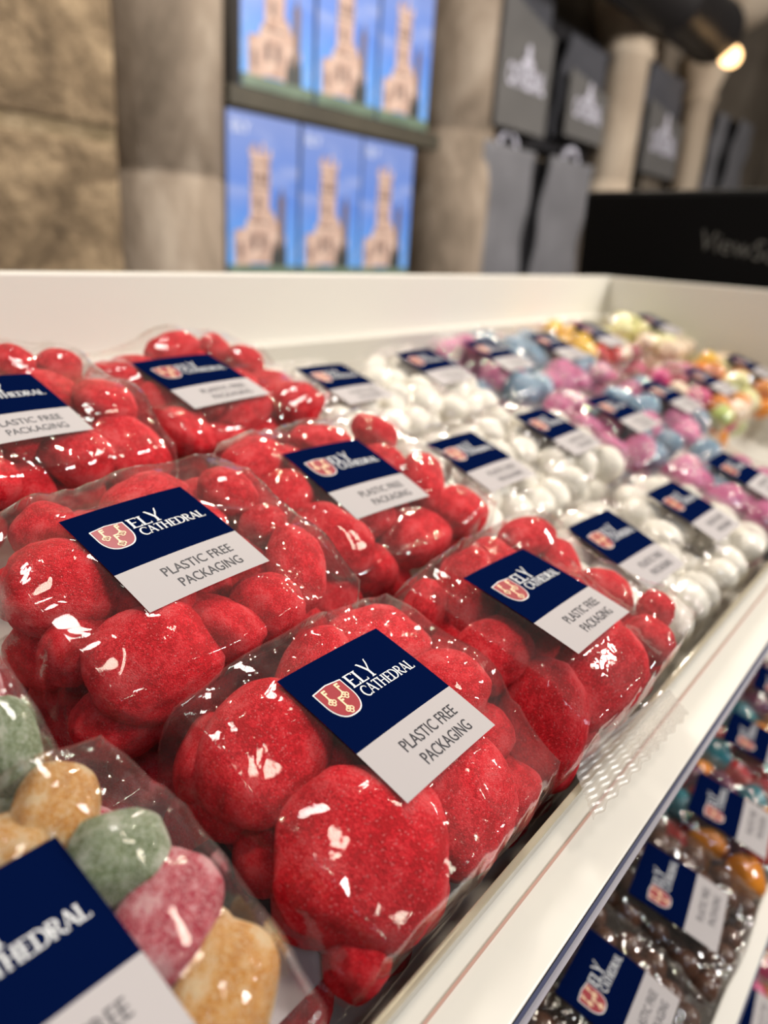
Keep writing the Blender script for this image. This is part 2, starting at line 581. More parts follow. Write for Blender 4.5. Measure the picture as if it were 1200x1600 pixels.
TH, TN = 0.16, 0.075                          # thick and thin strokes of the serif capitals (cap height 1)
def serif(x, y, w=0.30):
    return ([(x - w / 2, y), (x + w / 2, y)], 0.06)
GLYPH = {
    'E': (0.62, [([(0.14, 0), (0.14, 1)], TH), ([(0.02, 0.97), (0.60, 0.97)], TN), ([(0.02, 0.03), (0.64, 0.03)], TN),
                 ([(0.14, 0.52), (0.48, 0.52)], TN), ([(0.60, 1.0), (0.60, 0.84)], 0.06), ([(0.63, 0), (0.63, 0.17)], 0.06)]),
    'L': (0.60, [([(0.14, 0), (0.14, 1)], TH), serif(0.14, 0.97), ([(0.02, 0.03), (0.62, 0.03)], TN), ([(0.61, 0), (0.61, 0.18)], 0.06)]),
    'Y': (0.78, [([(0.02, 1.22), (0.10, 1.22), (0.24, 0.95), (0.42, 0.50)], [0.06, 0.12, TH, TH]),
                 ([(0.86, 1.34), (0.80, 1.30), (0.70, 1.0), (0.42, 0.48)], [0.05, 0.08, 0.1, TN]), ([(0.42, 0.52), (0.42, 0)], TH), serif(0.42, 0.03)]),
    'C': (0.80, [(arc(0.50, 0.5, 0.44, 0.49, 48, 312, 18), [TN + (TH - TN) * math.sin(math.pi * i / 18) for i in range(19)]),
                 ([(0.79, 0.93), (0.79, 0.74)], 0.06)]),
    'A': (0.80, [([(0.04, 0), (0.38, 1)], TN), ([(0.36, 1.02), (0.74, 0)], TH), ([(0.16, 0.34), (0.60, 0.34)], TN), serif(0.05, 0.03, 0.22), serif(0.73, 0.03, 0.26)]),
    'T': (0.66, [([(0.34, 0), (0.34, 1)], TH), ([(0.0, 0.97), (0.68, 0.97)], TN), serif(0.34, 0.03), ([(0.02, 1.0), (0.02, 0.84)], 0.06), ([(0.66, 1.0), (0.66, 0.84)], 0.06)]),
    'H': (0.86, [([(0.14, 0), (0.14, 1)], TH), ([(0.72, 0), (0.72, 1)], TH), ([(0.14, 0.52), (0.72, 0.52)], TN), serif(0.14, 0.03), serif(0.72, 0.03), serif(0.14, 0.97), serif(0.72, 0.97)]),
    'D': (0.86, [([(0.14, 0), (0.14, 1)], TH), ([(0.02, 0.97), (0.36, 0.97)], TN), ([(0.02, 0.03), (0.36, 0.03)], TN),
                 (arc(0.34, 0.5, 0.48, 0.47, 90, -90, 16), [TN + (TH - TN) * math.sin(math.pi * i / 16) for i in range(17)])]),
    'R': (0.78, [([(0.14, 0), (0.14, 1)], TH), ([(0.02, 0.97), (0.34, 0.97)], TN), ([(0.14, 0.5), (0.34, 0.5)], TN), serif(0.14, 0.03),
                 (arc(0.33, 0.735, 0.27, 0.235, 90, -90, 12), [TN + (TH - TN) * math.sin(math.pi * i / 12) for i in range(13)]),
                 ([(0.34, 0.5), (0.56, 0.18), (0.80, 0.0)], [TN, TH, TH * 0.7])]),
}


def write(F, s, x0, y0, cap, width, lift):
    tot = sum(GLYPH[c][0] + 0.06 for c in s)
    k = width / tot
    x = x0
    for c in s:
        adv, st = GLYPH[c]
        for pts, w in st:
            F.add(stroke([(x + p[0] * k, y0 + p[1] * cap) for p in pts],
                         [q * 0.5 * (k + cap) for q in w] if isinstance(w, (list, tuple)) else w * 0.5 * (k + cap)), lift)
        x += (adv + 0.06) * k


def build_sticker():
    def ax(a):
        return -LW / 2 + a * LW
    def by(b):
        return LH / 2 - b * LN                 # b: 0..1 down the navy panel
    def wy(b):
        return LH / 2 - LN - b * (LH - LN)     # b: 0..1 down the white strip
    v1, f1 = grid_patch(-LW / 2, LW / 2, LH / 2 - LN, LH / 2, 12, 8)
    v2, f2 = grid_patch(-LW / 2, LW / 2, -LH / 2, LH / 2 - LN, 12, 5)
    n = len(v1)
    me = bpy.data.meshes.new('sticker')
    me.from_pydata(v1 + v2, [], f1 + [tuple(i + n for i in q) for q in f2])
    me.materials.append(M['navy'])
    me.materials.append(M['paper'])
    me.polygons.foreach_set('material_index', [0] * len(f1) + [1] * len(f2))
    me.polygons.foreach_set('use_smooth', [True] * len(me.polygons))
    # shield with three keys
    E = Flat()
    cx, top, bot, hw = ax(0.225), by(0.285), by(0.70), 0.128 * LW

    def shield(s):
        c = (top + bot) / 2
        h = (top - bot) / 2 * s
        w = hw * s
        right_side = [(cx + w, c + h * 0.86)] + [(cx + w * math.cos(t) ** 0.75, c + h * 0.05 - h * 1.05 * math.sin(t)) for t in np.linspace(0.05, math.pi / 2 - 0.02, 9)]
        left_side = [(2 * cx - p[0], p[1]) for p in right_side[::-1]]
        return [(cx, c + h * 0.98)] + right_side + [(cx, c - h)] + left_side
    E.fan(shield(1.0), 0.00012, 0)
    E.fan(shield(0.93), 0.00020, 1)

    def key(kx, ky, h):
        E.add(stroke([(kx, ky + h * 0.5), (kx, ky - h * 0.2)], h * 0.10), 0.00028, 2)
        E.add(stroke([(kx - h * 0.02, ky + h * 0.46), (kx + h * 0.24, ky + h * 0.46)], h * 0.11), 0.00028, 2)
        E.add(stroke([(kx - h * 0.02, ky + h * 0.28), (kx + h * 0.20, ky + h * 0.28)], h * 0.11), 0.00028, 2)
        for (dx, dy) in ((0, -0.44), (-0.13, -0.31), (0.13, -0.31), (0, -0.20)):
            pts = arc(kx + dx * h, ky + dy * h, h * 0.10, h * 0.10, 0, 360, 10)
            E.add(stroke(pts, h * 0.07), 0.00028, 2)
    c = (top + bot) / 2
    h = (top - bot)
    key(cx - hw * 0.50, c + h * 0.16, h * 0.44)
    key(cx + hw * 0.42, c + h * 0.16, h * 0.44)
    key(cx - hw * 0.04, c - h * 0.18, h * 0.46)
    emblem = E.mesh('emblem', [M['silver'], M['crest'], M['gold']])
    # wordmark
    T = Flat()
    write(T, 'ELY', ax(0.375), by(0.475), LN * 0.165, LW * 0.265, 0.00012)
    write(T, 'CATHEDRAL', ax(0.395), by(0.625), LN * 0.125, LW * 0.535, 0.00012)
    word = T.mesh('wordmark', [M['silver']])
    S = Flat()
    for s, b, a0, a1 in (('PLASTIC FREE', 0.46, 0.275, 0.845), ('PACKAGING', 0.80, 0.32, 0.83)):
        v, f, w, hh = text_mesh(s)
        k = (a1 - a0) * LW / w
        ky = 0.215 * (LH - LN) / hh
        S.add(([(ax(a0) + p[0] * k, wy(b) + p[1] * ky) for p in v], f), 0.00012)
    slogan = S.mesh('slogan', [M['ink']])
    return me, emblem, word, slogan


STICKER = build_sticker()


def add_sticker(root, local):
    s = bpy.data.objects.new('sticker', STICKER[0])
    COL.objects.link(s)
    s.parent = root
    s.matrix_basis = local
    for nm, me in zip(('emblem', 'wordmark', 'slogan'), STICKER[1:]):
        o = bpy.data.objects.new(nm, me)
        COL.objects.link(o)
        o.parent = s
    return s




# ------------------------------------------------------------------ the shop: floor, stone wall, recess, piers
W0 = Matrix.Translation((0, 0, CAMZ))          # world axes, lens height as zero


def struct(name, lo, hi, mat, bevel=0.0):
    o = box(name, lo, hi, mat, None, bevel)
    o.location.z = CAMZ
    return tag(o, kind='structure')


tag(box('floor', (-2.5, -2.5, -0.05), (6.3, 1.9, 0.0), M['floor']), kind='structure')
bm = bmesh.new()                               # the wall behind, with the deeper recess for the picture shelves
bm_box(bm, (-2.5, 1.50, -1.3), (1.08, 1.75, 1.9))
bm_box(bm, (1.08, 1.62, -1.3), (2.20, 1.75, 1.9))
bm_box(bm, (2.20, 1.50, -1.3), (6.2, 1.75, 1.9))
o = from_bm('wall_back', bm, M['plaster'])
o.location.z = CAMZ
tag(o, kind='structure')
bm = bmesh.new()                               # rough ashlar blocks of the left pier, set in pale mortar
rnd = random.Random(5)
bm_box(bm, (-1.2, 1.388, -1.3), (0.915, 1.51, 1.9), 0, 1)
zz = [-1.3, -0.95, -0.52, -0.14, 0.150, 0.60, 1.0, 1.4, 1.9]
for r in range(len(zz) - 1):
    xs = [-1.2, -0.55, 0.05, 0.55, 0.925] if r % 2 else [-1.2, -0.8, -0.2, 0.30, 0.925]
    if r == 3:
        xs = [-1.2, -0.5, 0.1, 0.925]
    for c in range(len(xs) - 1):
        f = 1.383 + rnd.uniform(-0.005, 0.003)
        bm_box(bm, (xs[c] + 0.011, f, zz[r] + 0.014), (xs[c + 1] - 0.008, 1.46, zz[r + 1] - 0.014), 0.009, 0)
o = from_bm('wall_pier', bm, [M['stone'], M['mortar']])
o.location.z = CAMZ
tag(o, kind='structure')


def column(cx, cy, r, mat, z0=-1.3, z1=1.9, joints=(), name='stone_column', cap=None):
    prof = [(r, z0)]
    for j in joints:
        prof += [(r, j - 0.006), (r - 0.006, j), (r, j + 0.006)]
    if cap:
        prof += [(r, cap), (r * 1.18, cap + 0.01), (r * 1.18, cap + 0.03), (r, cap + 0.04), (r * 1.55, cap + 0.14), (r * 1.6, cap + 0.19), (r * 0.9, cap + 0.2)]
    prof.append((r, z1) if not cap else (r * 0.9, z1))
    o = lathe(name, prof, mat, None, 56, (cx, cy))
    o.location.z = CAMZ
    return tag(o, kind='structure')


column(1.095, 1.50, 0.135, M['stone2'], joints=(-0.62, 0.10, 0.85))
column(2.235, 1.53, 0.142, M['stone2'], joints=(-0.4, 0.33, 1.0))
column(3.166, 1.385, 0.096, M['stone3'], joints=(0.27,), cap=0.70)
column(4.105, 1.385, 0.066, M['stone3'], cap=0.70)
struct('wall_right', (6.0, -2.5, -1.3), (6.2, 1.75, 1.9), M['plaster'])

# ------------------------------------------------------------------ picture boxes on the two shelves of the recess
E_TXT = text_mesh('ELY')


def build_picture(w, h):
    """One boxed picture: white card body with a printed front (sky, tower, trees, grass, lettering)."""
    root = bpy.data.objects.new('picture_box', None)
    COL.objects.link(root)
    box('card_body', (-w / 2, 0.0, 0), (w / 2, 0.035, h), M['card'], root, 0.002)
    box('sky_panel', (-w / 2 + 0.001, -0.0015, 0.001), (w / 2 - 0.001, 0.0, h - 0.001), M['sky'], root)
    bm = bmesh.new()
    tx = -w * 0.06
    y0, y1 = -0.0030, -0.0016
    s = h / 0.34
    def P(pts, m, dy=0.0):
        prism(bm, [(tx + a * s, b * s) for a, b in pts], y0 - dy, y1 - dy, m)
    # great west tower: shaft, corner buttresses, stepped crown with turrets
    P([(-0.030, 0.03), (0.030, 0.03), (0.028, 0.255), (0.032, 0.258), (0.032, 0.272), (0.024, 0.272), (0.024, 0.262), (0.012, 0.262), (0.012, 0.285),
       (0.004, 0.285), (0.0, 0.262), (-0.012, 0.262), (-0.014, 0.28), (-0.024, 0.28), (-0.024, 0.272), (-0.032, 0.272), (-0.032, 0.258), (-0.028, 0.255)], 0)
    # transept and nave to both sides, gabled and battlemented
    P([(-0.075, 0.02), (-0.030, 0.02), (-0.030, 0.13), (-0.042, 0.118), (-0.042, 0.105), (-0.075, 0.10)], 0)
    P([(0.030, 0.02), (0.075, 0.02), (0.082, 0.09), (0.06, 0.112), (0.042, 0.14), (0.030, 0.15)], 0)
    # turret
    P([(0.056, 0.02), (0.078, 0.02), (0.077, 0.17), (0.080, 0.174), (0.074, 0.176), (0.067, 0.20), (0.061, 0.176), (0.055, 0.174), (0.057, 0.17)], 1, 0.0003)
    # windows, string courses
    for (a, b, ww, hh) in ((-0.018, 0.20, 0.008, 0.028), (0.0, 0.20, 0.008, 0.028), (0.016, 0.20, 0.008, 0.028), (-0.006, 0.145, 0.012, 0.034),
                           (-0.02, 0.06, 0.014, 0.04), (0.01, 0.06, 0.014, 0.04), (-0.058, 0.04, 0.01, 0.04), (0.045, 0.05, 0.01, 0.035)):
        P([(a - ww / 2, b), (a + ww / 2, b), (a + ww / 2, b + hh * 0.7), (a, b + hh), (a - ww / 2, b + hh * 0.7)], 1, 0.0006)
    for b in (0.118, 0.19, 0.24):
        P([(-0.030, b), (0.030, b), (0.030, b + 0.004), (-0.030, b + 0.004)], 1, 0.0005)
    from_bm('tower_print', bm, [M['tower'], M['tower_dark']], root)
    bm = bmesh.new()
    pts = [(0.035, 0.0)] + [(0.035 + 0.006 * k, 0.045 + 0.018 * math.sin(k * 1.9) + 0.03 * math.sin(k / 9 * 3.1)) for k in range(9)] + [(0.085, 0.0)]
    prism(bm, [(tx + a * s, b * s) for a, b in pts], -0.0042, -0.0032)
    from_bm('tree_print', bm, M['tree'], root)
    box('grass_print', (-w / 2 + 0.002, -0.0048, 0.002), (w / 2 - 0.002, -0.0016, 0.026 * s), M['grass'], root)
    v, f, ww, hh = E_TXT
    k = 0.050 / ww
    mesh_obj('lettering', [(-w / 2 + 0.016 + p[0] * k, -0.0022, h - 0.042 + p[1] * k) for p in v], f, M['white_ink'], root, False)
    return root


def copy_tree(o, parent=None):
    c = o.copy()
    COL.objects.link(c)
    c.parent = parent
    for ch in list(o.children):
        copy_tree(ch, c)
    return c


pic = build_picture(0.222, 0.345)
WHERE = ['next to the left pier', 'in the middle', 'next to the right column']
first = True
for row, (z, xs, dy) in enumerate(((-0.103, (1.305, 1.535, 1.762), 'on the lower shelf'), (0.290, (1.345, 1.577, 1.808), 'on the upper shelf'))):
    for i, x in enumerate(xs):
        p = pic if first else copy_tree(pic)
        first = False
        p.location = (x, 1.40, CAMZ + z)
        tag(p, f'boxed picture of a stone tower {dy}, {WHERE[i]}', 'boxed picture', 'boxed tower pictures on the recess shelves')
for z, lab in ((0.2895, 'dark olive shelf under the upper row of boxed tower pictures'), (-0.1035, 'dark olive shelf under the lower row of boxed tower pictures')):
    o = box('wall_shelf', (1.20, 1.395, z - 0.040), (1.985, 1.62, z), M['shelf'], None, 0.002)
    o.location.z = CAMZ
    tag(o, lab, 'shelf', 'recess shelves')

# ------------------------------------------------------------------ grey cloths hanging between the stone shafts
CATH = text_mesh('CATHEDRAL', bold=0.035)


def hanging_cloth(x0, x1, z0, z1, label, board=None, printed=True, loop=False, front=1.415):
    root = empty('hanging_cloth', Matrix.Translation(((x0 + x1) / 2, front, CAMZ + z0)))
    w, h = x1 - x0, z1 - z0
    nx, nz = 16, 20
    vs, fs = [], []
    for side in (0, 1):
        for j in range(nz + 1):
            for i in range(nx + 1):
                a, b = i / nx, j / nz
                y = 0.012 * math.sin(a * 9 + x0 * 7) * (1 - b) * 0.6 + 0.006 * math.sin(b * 12 + a * 3) - 0.028 * b * b * (a < 2)
                vs.append((-w / 2 + w * a, y + (0.018 if side else -0.0), h * b))
    n = (nx + 1) * (nz + 1)
    for j in range(nz):
        for i in range(nx):
            a = j * (nx + 1) + i
            fs.append((a, a + 1, a + nx + 2, a + nx + 1))
            fs.append((n + a, n + a + nx + 1, n + a + nx + 2, n + a + 1))
    for i in range(nx):
        fs.append((i, n + i, n + i + 1, i + 1))
        t = nz * (nx + 1) + i
        fs.append((t, t + 1, n + t + 1, n + t))
    for j in range(nz):
        a = j * (nx + 1)
        fs.append((a, a + nx + 1, n + a + nx + 1, n + a))
        a += nx
        fs.append((a, n + a, n + a + nx + 1, a + nx + 1))
    mesh_obj('cloth', vs, fs, M['cloth_dark'] if printed else M['cloth'], root)
    # a clear sleeve's reflection, painted as a paler lower panel with a slanting top edge
    if printed:
        bm = bmesh.new()
        prism(bm, [(-w / 2 + 0.004, 0.004), (w / 2 - 0.004, 0.004), (w / 2 - 0.004, h * 0.55), (-w / 2 + 0.004, h * 0.68)], -0.042, -0.034)
        from_bm('reflection_panel', bm, M['sleeve_reflection'], root)
    if printed:
        bm = bmesh.new()
        s = w / 0.30
        zc = h * 0.22
        prism(bm, [(-0.035 * s, zc + 0.060 * s), (0.035 * s, zc + 0.060 * s), (0.028 * s, zc + 0.074 * s), (0.013 * s, zc + 0.078 * s), (0.011 * s, zc + 0.105 * s), (0.0, zc + 0.115 * s),
                   (-0.011 * s, zc + 0.105 * s), (-0.013 * s, zc + 0.078 * s), (-0.028 * s, zc + 0.074 * s)], -0.0455, -0.044)
        v, f, ww, hh = CATH
        k = 0.215 * s / ww
        base = len(bm.verts)
        bv = [bm.verts.new((-0.107 * s + p[0] * k, -0.0455, zc + p[1] * k * 2.0)) for p in v]
        for q in f:
            try:
                bm.faces.new([bv[i] for i in q])
            except ValueError:
                pass
        from_bm('print', bm, M['cloth_print'], root)
    if loop:
        bm = bmesh.new()
        for k in range(12):
            a0, a1 = math.pi * k / 12, math.pi * (k + 1) / 12
            p0 = (0.05 * math.cos(a0), h + 0.045 * math.sin(a0) - 0.01)
            p1 = (0.05 * math.cos(a1), h + 0.045 * math.sin(a1) - 0.01)
            prism(bm, [p0, (p0[0] * 1.35, h - 0.01 + (p0[1] - h + 0.01) * 1.35), (p1[0] * 1.35, h - 0.01 + (p1[1] - h + 0.01) * 1.35), p1], -0.012, 0.0)
        from_bm('hanging_loop', bm, M['cloth_print'], root)
    if board:
        b = box('backing_board', (board[0] - (x0 + x1) / 2, 0.03, board[2] - z0), (board[1] - (x0 + x1) / 2, 0.05, board[3] - z0), M['black'], root, 0.004)
        box('wall_batten', (-0.04, 0.045, h * 0.4), (0.04, 1.499 - front, h * 0.6), M['black'], root)
    tag(root, label, 'hanging cloth', 'grey cloths hanging on the stone wall')
    return root


hanging_cloth(2.235, 2.575, 0.352, 0.90, 'grey printed cloth on a black board, upper row, beside the stone column', (2.195, 2.650, 0.322, 0.95))
hanging_cloth(2.715, 3.045, 0.382, 0.700, 'grey printed cloth on a black board, upper row, beside the pale shaft', (2.653, 3.080, 0.335, 0.745))
hanging_cloth(2.220, 2.565, -0.16, 0.310, 'plain grey cloth hanging in lower row beside the stone column', (2.205, 2.640, -0.18, 0.300), False, True)
hanging_cloth(2.680, 3.050, -0.16, 0.315, 'plain grey cloth hanging in lower row beside the black monitor', (2.645, 3.065, -0.18, 0.300), False, True)
hanging_cloth(3.325, 3.740, 0.325, 0.725, 'grey printed cloth hanging between the two pale stone shafts', (3.275, 3.500, 0.345, 0.750), front=1.355)
hanging_cloth(4.300, 4.460, 0.320, 0.690, 'narrow grey cloth just beyond the second pale shaft', (4.255, 4.520, 0.29, 0.700), False, front=1.355)
hanging_cloth(4.670, 4.920, 0.320, 0.710, 'narrow grey cloth farthest along the wall, past its narrow twin', (4.600, 4.960, 0.29, 0.715), False, front=1.355)

# ------------------------------------------------------------------ black lighting beam with its glowing lamp
root = empty('spotlight', Matrix.Translation((2.2, 1.225, CAMZ + 0.89)))
AXX = Matrix.Rotation(math.radians(90), 4, 'Y')
lathe('lamp_barrel', [(0.10, 0.0), (0.118, 0.02), (0.118, 0.9), (0.122, 0.905), (0.122, 0.95), (0.118, 0.955), (0.116, 1.40), (0.122, 1.42), (0.122, 1.45), (0.10, 1.45), (0.09, 1.40)],
      M['iron'], root, 48).matrix_basis = AXX
lathe('bulb', [(0.01, 1.425), (0.030, 1.435), (0.042, 1.46), (0.040, 1.495), (0.022, 1.525), (0.005, 1.53)], M['bulb'], root, 32, (0.090, -0.078)).matrix_basis = AXX
box('wall_bracket', (0.458, 0.10, -0.03), (0.52, 0.274, 0.03), M['iron'], root)
box('wall_bracket', (1.20, 0.10, -0.03), (1.28, 0.274, 0.03), M['iron'], root)
tag(root, 'long black spotlight barrel with a glowing warm bulb, above the grey cloths', 'light')
o = lathe('stone_corbel', [(0.02, 1.07), (0.10, 1.085), (0.19, 1.14), (0.24, 1.22), (0.29, 1.36), (0.30, 1.9)], M['stone3'], None, 40, (4.48, 1.45))
o.location.z = CAMZ
tag(o, kind='structure')

# ------------------------------------------------------------------ counter and black monitor beyond the tray
o = box('counter', (1.10, -0.35, 0.0), (1.80, 1.00, CAMZ - 0.42), M['wood'], None, 0.006)
tag(o, 'dark counter standing behind the end of the sweets display', 'counter')
root = empty('monitor', Matrix.Translation((1.20, 0.30, CAMZ - 0.42)))
MON = Matrix.Translation((0, 0, 0.37)) @ Matrix.Rotation(math.radians(-1.6), 4, 'X') @ Matrix.Translation((0, 0, -0.367))
bm = bmesh.new()
bm_box(bm, (0.0, -0.25, 0.215), (0.035, 0.252, 0.514), 0.008)
from_bm('back_shell', bm, M['monitor'], root).matrix_basis = MON
box('screen', (0.035, -0.24, 0.225), (0.037, 0.242, 0.504), M['black'], root).matrix_basis = MON
box('stand_neck', (0.005, -0.035, 0.012), (0.03, 0.035, 0.30), M['monitor'], root, 0.004)
box('stand_base', (-0.07, -0.11, 0.0), (0.10, 0.11, 0.014), M['monitor'], root, 0.005)
v, f, ww, hh = text_mesh('ViewSonic')
k = 0.155 / ww
ca, sa = math.cos(math.radians(-7.5)), math.sin(math.radians(-7.5))
pts = []
for p in v:
    a, b = p[0] * k, p[1] * k * 1.05
    pts.append((-0.0008, 0.070 - (a * ca - b * sa), 0.434 + (a * sa + b * ca)))
mesh_obj('maker_lettering', pts, f, M['monitor_logo'], root, False)
tag(root, 'black computer monitor seen from behind, past the end of the tray', 'monitor')

# ------------------------------------------------------------------ the tiered display stand (cream trays leaning forward)
stand = empty('display_stand', W0)
TR = Matrix.Rotation(TILT, 4, 'X')


def tpart(name, lo, hi, mat, bevel=0.0):
    o = box(name, lo, hi, mat, stand, bevel)
    o.matrix_basis = TR
    return o


XL, XR = -0.30, 1.03
box('back_panel', (XL, 0.424, -0.36), (XR + 0.016, 0.440, -0.0295), M['cabinet'], stand, 0.0015)
box('end_panel', (XR, 0.05, -0.42), (XR + 0.016, 0.4235, -0.0297), M['cabinet'], stand, 0.0015)
tpart('tray_floor', (XL, -0.0105, -0.256), (XR - 0.001, 0.388, -0.251), M['cabinet'])
tpart('inner_ledge', (XL, 0.3705, -0.251), (XR - 0.001, 0.381, -0.2045), M['cabinet'], 0.001)
tpart('front_ledge', (XL, -0.0105, -0.251), (XR - 0.001, 0.0165, -0.213), M['cabinet'], 0.001)
bm = bmesh.new()
bm_box(bm, (XL, 0.0135, -0.213), (XR - 0.002, 0.0160, -0.1955), 0.0006)
o = from_bm('clear_rail', bm, M['acrylic'], stand)
o.matrix_basis = TR
o['label'] = 'clear plastic upstand rail'
tpart('rail_foot_reflection', (XL, 0.0068, -0.2129), (XR - 0.002, 0.0077, -0.2122), M['foot_reflection'])  # thin strip painted as the red reflection in the rail's foot
tpart('ticket_strip', (XL, -0.0117, -0.240), (XR, -0.0106, -0.2125), M['slot'])
tpart('ticket_cover', (XL, -0.0136, -0.241), (XR, -0.0118, -0.2135), M['grey_pvc'])
tpart('lower_tray_floor', (XL, -0.115, -0.411), (XR, 0.15, -0.406), M['cabinet'])
tpart('lower_front_ledge', (XL, -0.1105, -0.406), (XR, -0.0990, -0.380), M['cabinet'], 0.001)
tpart('lower_ticket_strip', (XL, -0.1118, -0.400), (XR, -0.1106, -0.381), M['slot'])
tpart('bottom_tray_floor', (XL, -0.250, -0.616), (XR, 0.05, -0.611), M['cabinet'])
tpart('bottom_front_ledge', (XL, -0.247, -0.611), (XR, -0.236, -0.585), M['cabinet'], 0.001)
bm = bmesh.new()
vs = [bm.verts.new((x, y, z)) for x in (XL, XR) for (y, z) in ((-0.045, -1.3), (0.44, -1.3), (0.44, -0.36), (0.28, -0.36), (0.28, -0.555), (-0.045, -0.668))]
n = 6
bm.faces.new(vs[:n][::-1])
bm.faces.new(vs[n:])
for i in range(n):
    bm.faces.new((vs[i], vs[(i + 1) % n], vs[n + (i + 1) % n], vs[n + i]))
from_bm('cabinet_body', bm, M['cabinet'], stand)
tag(stand, 'cream tiered display stand whose forward-leaning trays hold the bags of sweets', 'display stand')

# ------------------------------------------------------------------ sweets
_too_long = []
from mathutils import noise as mnoise


def lump_mesh(kind, seed, sub=4):
    bm = bmesh.new()
    bmesh.ops.create_icosphere(bm, subdivisions=sub, radius=1.0)
    off = Vector((seed * 7.3, seed * 3.1, seed * 5.7))
    for v in bm.verts:
        d = v.co.normalized()
        if kind == 'lump':                      # soft, dented foam shape
            r = 1 + 0.11 * mnoise.noise(d * 1.3 + off) + 0.05 * mnoise.noise(d * 3.1 + off) + 0.012 * mnoise.noise(d * 11 + off)
            q = d * r
            e = 0.86                            # fuller than an ellipsoid
            v.co = Vector([math.copysign(abs(c) ** e, c) for c in q])
        elif kind == 'drum':                    # gumdrop with rounded flat ends
            e = 0.72
            q = Vector([math.copysign(abs(c) ** e, c) for c in d])
            v.co = q * (1 + 0.04 * mnoise.noise(d * 2.2 + off) + 0.012 * mnoise.noise(d * 9 + off))
        elif kind == 'egg':
            v.co = d * (1 + 0.03 * mnoise.noise(d * 1.5 + off))
            v.co.z *= 1 + 0.06 * d.x
        elif kind == 'cube':
            e = 0.5
            v.co = Vector([math.copysign(abs(c) ** e, c) for c in d]) * 0.9
        else:
            v.co = d * (1 + 0.015 * mnoise.noise(d * 2 + off))
    me = bpy.data.meshes.new('sweet')
    bm.to_mesh(me)
    bm.free()
    me.polygons.foreach_set('use_smooth', [True] * len(me.polygons))
    return me


_cache = {}


def sweet_mesh(kind, seed, mat, sub):
    k = (kind, seed, mat, sub)
    if k not in _cache:
        g = (kind, seed, sub)
        if g not in _cache:
            _cache[g] = lump_mesh(kind, seed, sub)
        me = _cache[g].copy()
        me.materials.append(M[mat])
        _cache[k] = me
    return _cache[k]


class Sweet:
    def __init__(self, pos, R, s, kind, mat, seed, name, label, group, sub=4):
        self.p = np.array(pos, float)           # in tray axes
        self.R = R
        self.s = np.array(s, float)
        self.fixed = False
        self.kind, self.mat, self.seed, self.name, self.label, self.group, self.sub = kind, mat, seed, name, label, group, sub

    def tops(self, X, Y):
        """Height of the ellipsoid's upper surface over X, Y (nan outside)."""
        k = {'lump': 1.06, 'drum': 1.12}.get(self.kind, 1.0)
        Rm = np.array(self.R)
        A = Rm @ np.diag(1 / (self.s * k) ** 2) @ Rm.T
        dx, dy = X - self.p[0], Y - self.p[1]
        a = A[2, 2]
        b = 2 * (A[0, 2] * dx + A[1, 2] * dy)
        c = A[0, 0] * dx * dx + 2 * A[0, 1] * dx * dy + A[1, 1] * dy * dy - 1
        D = b * b - 4 * a * c
        z = np.full(X.shape, np.nan)
        ok = D > 0
        z[ok] = (-b[ok] + np.sqrt(D[ok])) / (2 * a) + self.p[2]
        return z

    def ext(self):
        Rm = np.array(self.R)
        return np.sqrt(np.diag(Rm @ np.diag(self.s ** 2) @ Rm.T))

    def build(self):
        o = bpy.data.objects.new(self.name, sweet_mesh(self.kind, self.seed, self.mat, self.sub))
        COL.objects.link(o)
        o.matrix_world = TRAY @ Matrix.Translation(Vector(self.p)) @ self.R.to_4x4() @ Matrix.Diagonal((*self.s, 1))
        tag(o, self.label, 'sweet', self.group)
        return o


def squircle(s, t, p=0.10):
    return s * np.sqrt(1 - p * t * t), t * np.sqrt(1 - p * s * s)


def settle(sweets, c, half, iters=50):
    """Push overlapping sweets apart; the ones that show keep their place far more than the filling."""
    n = len(sweets)
    Pm = np.array([s.p for s in sweets])
    A = []
    for s in sweets:
        Rm = np.array(s.R)
        A.append(Rm @ np.diag(1 / s.s ** 2) @ Rm.T)
    A = np.array(A)
    ex = np.array([s.ext() for s in sweets])
    w = np.array([0.12 if s.fixed else 1.0 for s in sweets])
    for it in range(iters):
        d = Pm[:, None] - Pm[None]
        D = np.linalg.norm(d, axis=2) + 1e-6
        u = d / D[..., None]
        ri = 1 / np.sqrt(np.einsum('ijk,ikl,ijl->ij', u, A, u) + 1e-9)
        rj = 1 / np.sqrt(np.einsum('ijk,jkl,ijl->ij', u, A, u) + 1e-9)
        ov = np.maximum(0, ri + rj - D)
        np.fill_diagonal(ov, 0)
        share = w[:, None] / (w[:, None] + w[None])
        mv = (u * (ov * share)[..., None]).sum(1) * 0.35
        mv[:, 2] *= 0.6
        Pm = Pm + np.clip(mv, -0.003, 0.003)
        for k in (0, 1):
            m = np.maximum(0, half[k] - 0.97 * ex[:, k])
            Pm[:, k] = np.clip(Pm[:, k], c[k] - m, c[k] + m)
        free = w > 0.5
        Pm[free, 2] = np.clip(Pm[free, 2], c[2] + 0.009, c[2] + 0.034)
    worst = (ov / (np.minimum(ri, rj) + 1e-9))
    out = []
    for i, s in enumerate(sweets):
        s.p = Pm[i]
        if not s.fixed and max([worst[i, j] for j in range(n) if sweets[j].fixed] + [0]) > 0.75:
            continue
        out.append(s)
    return out


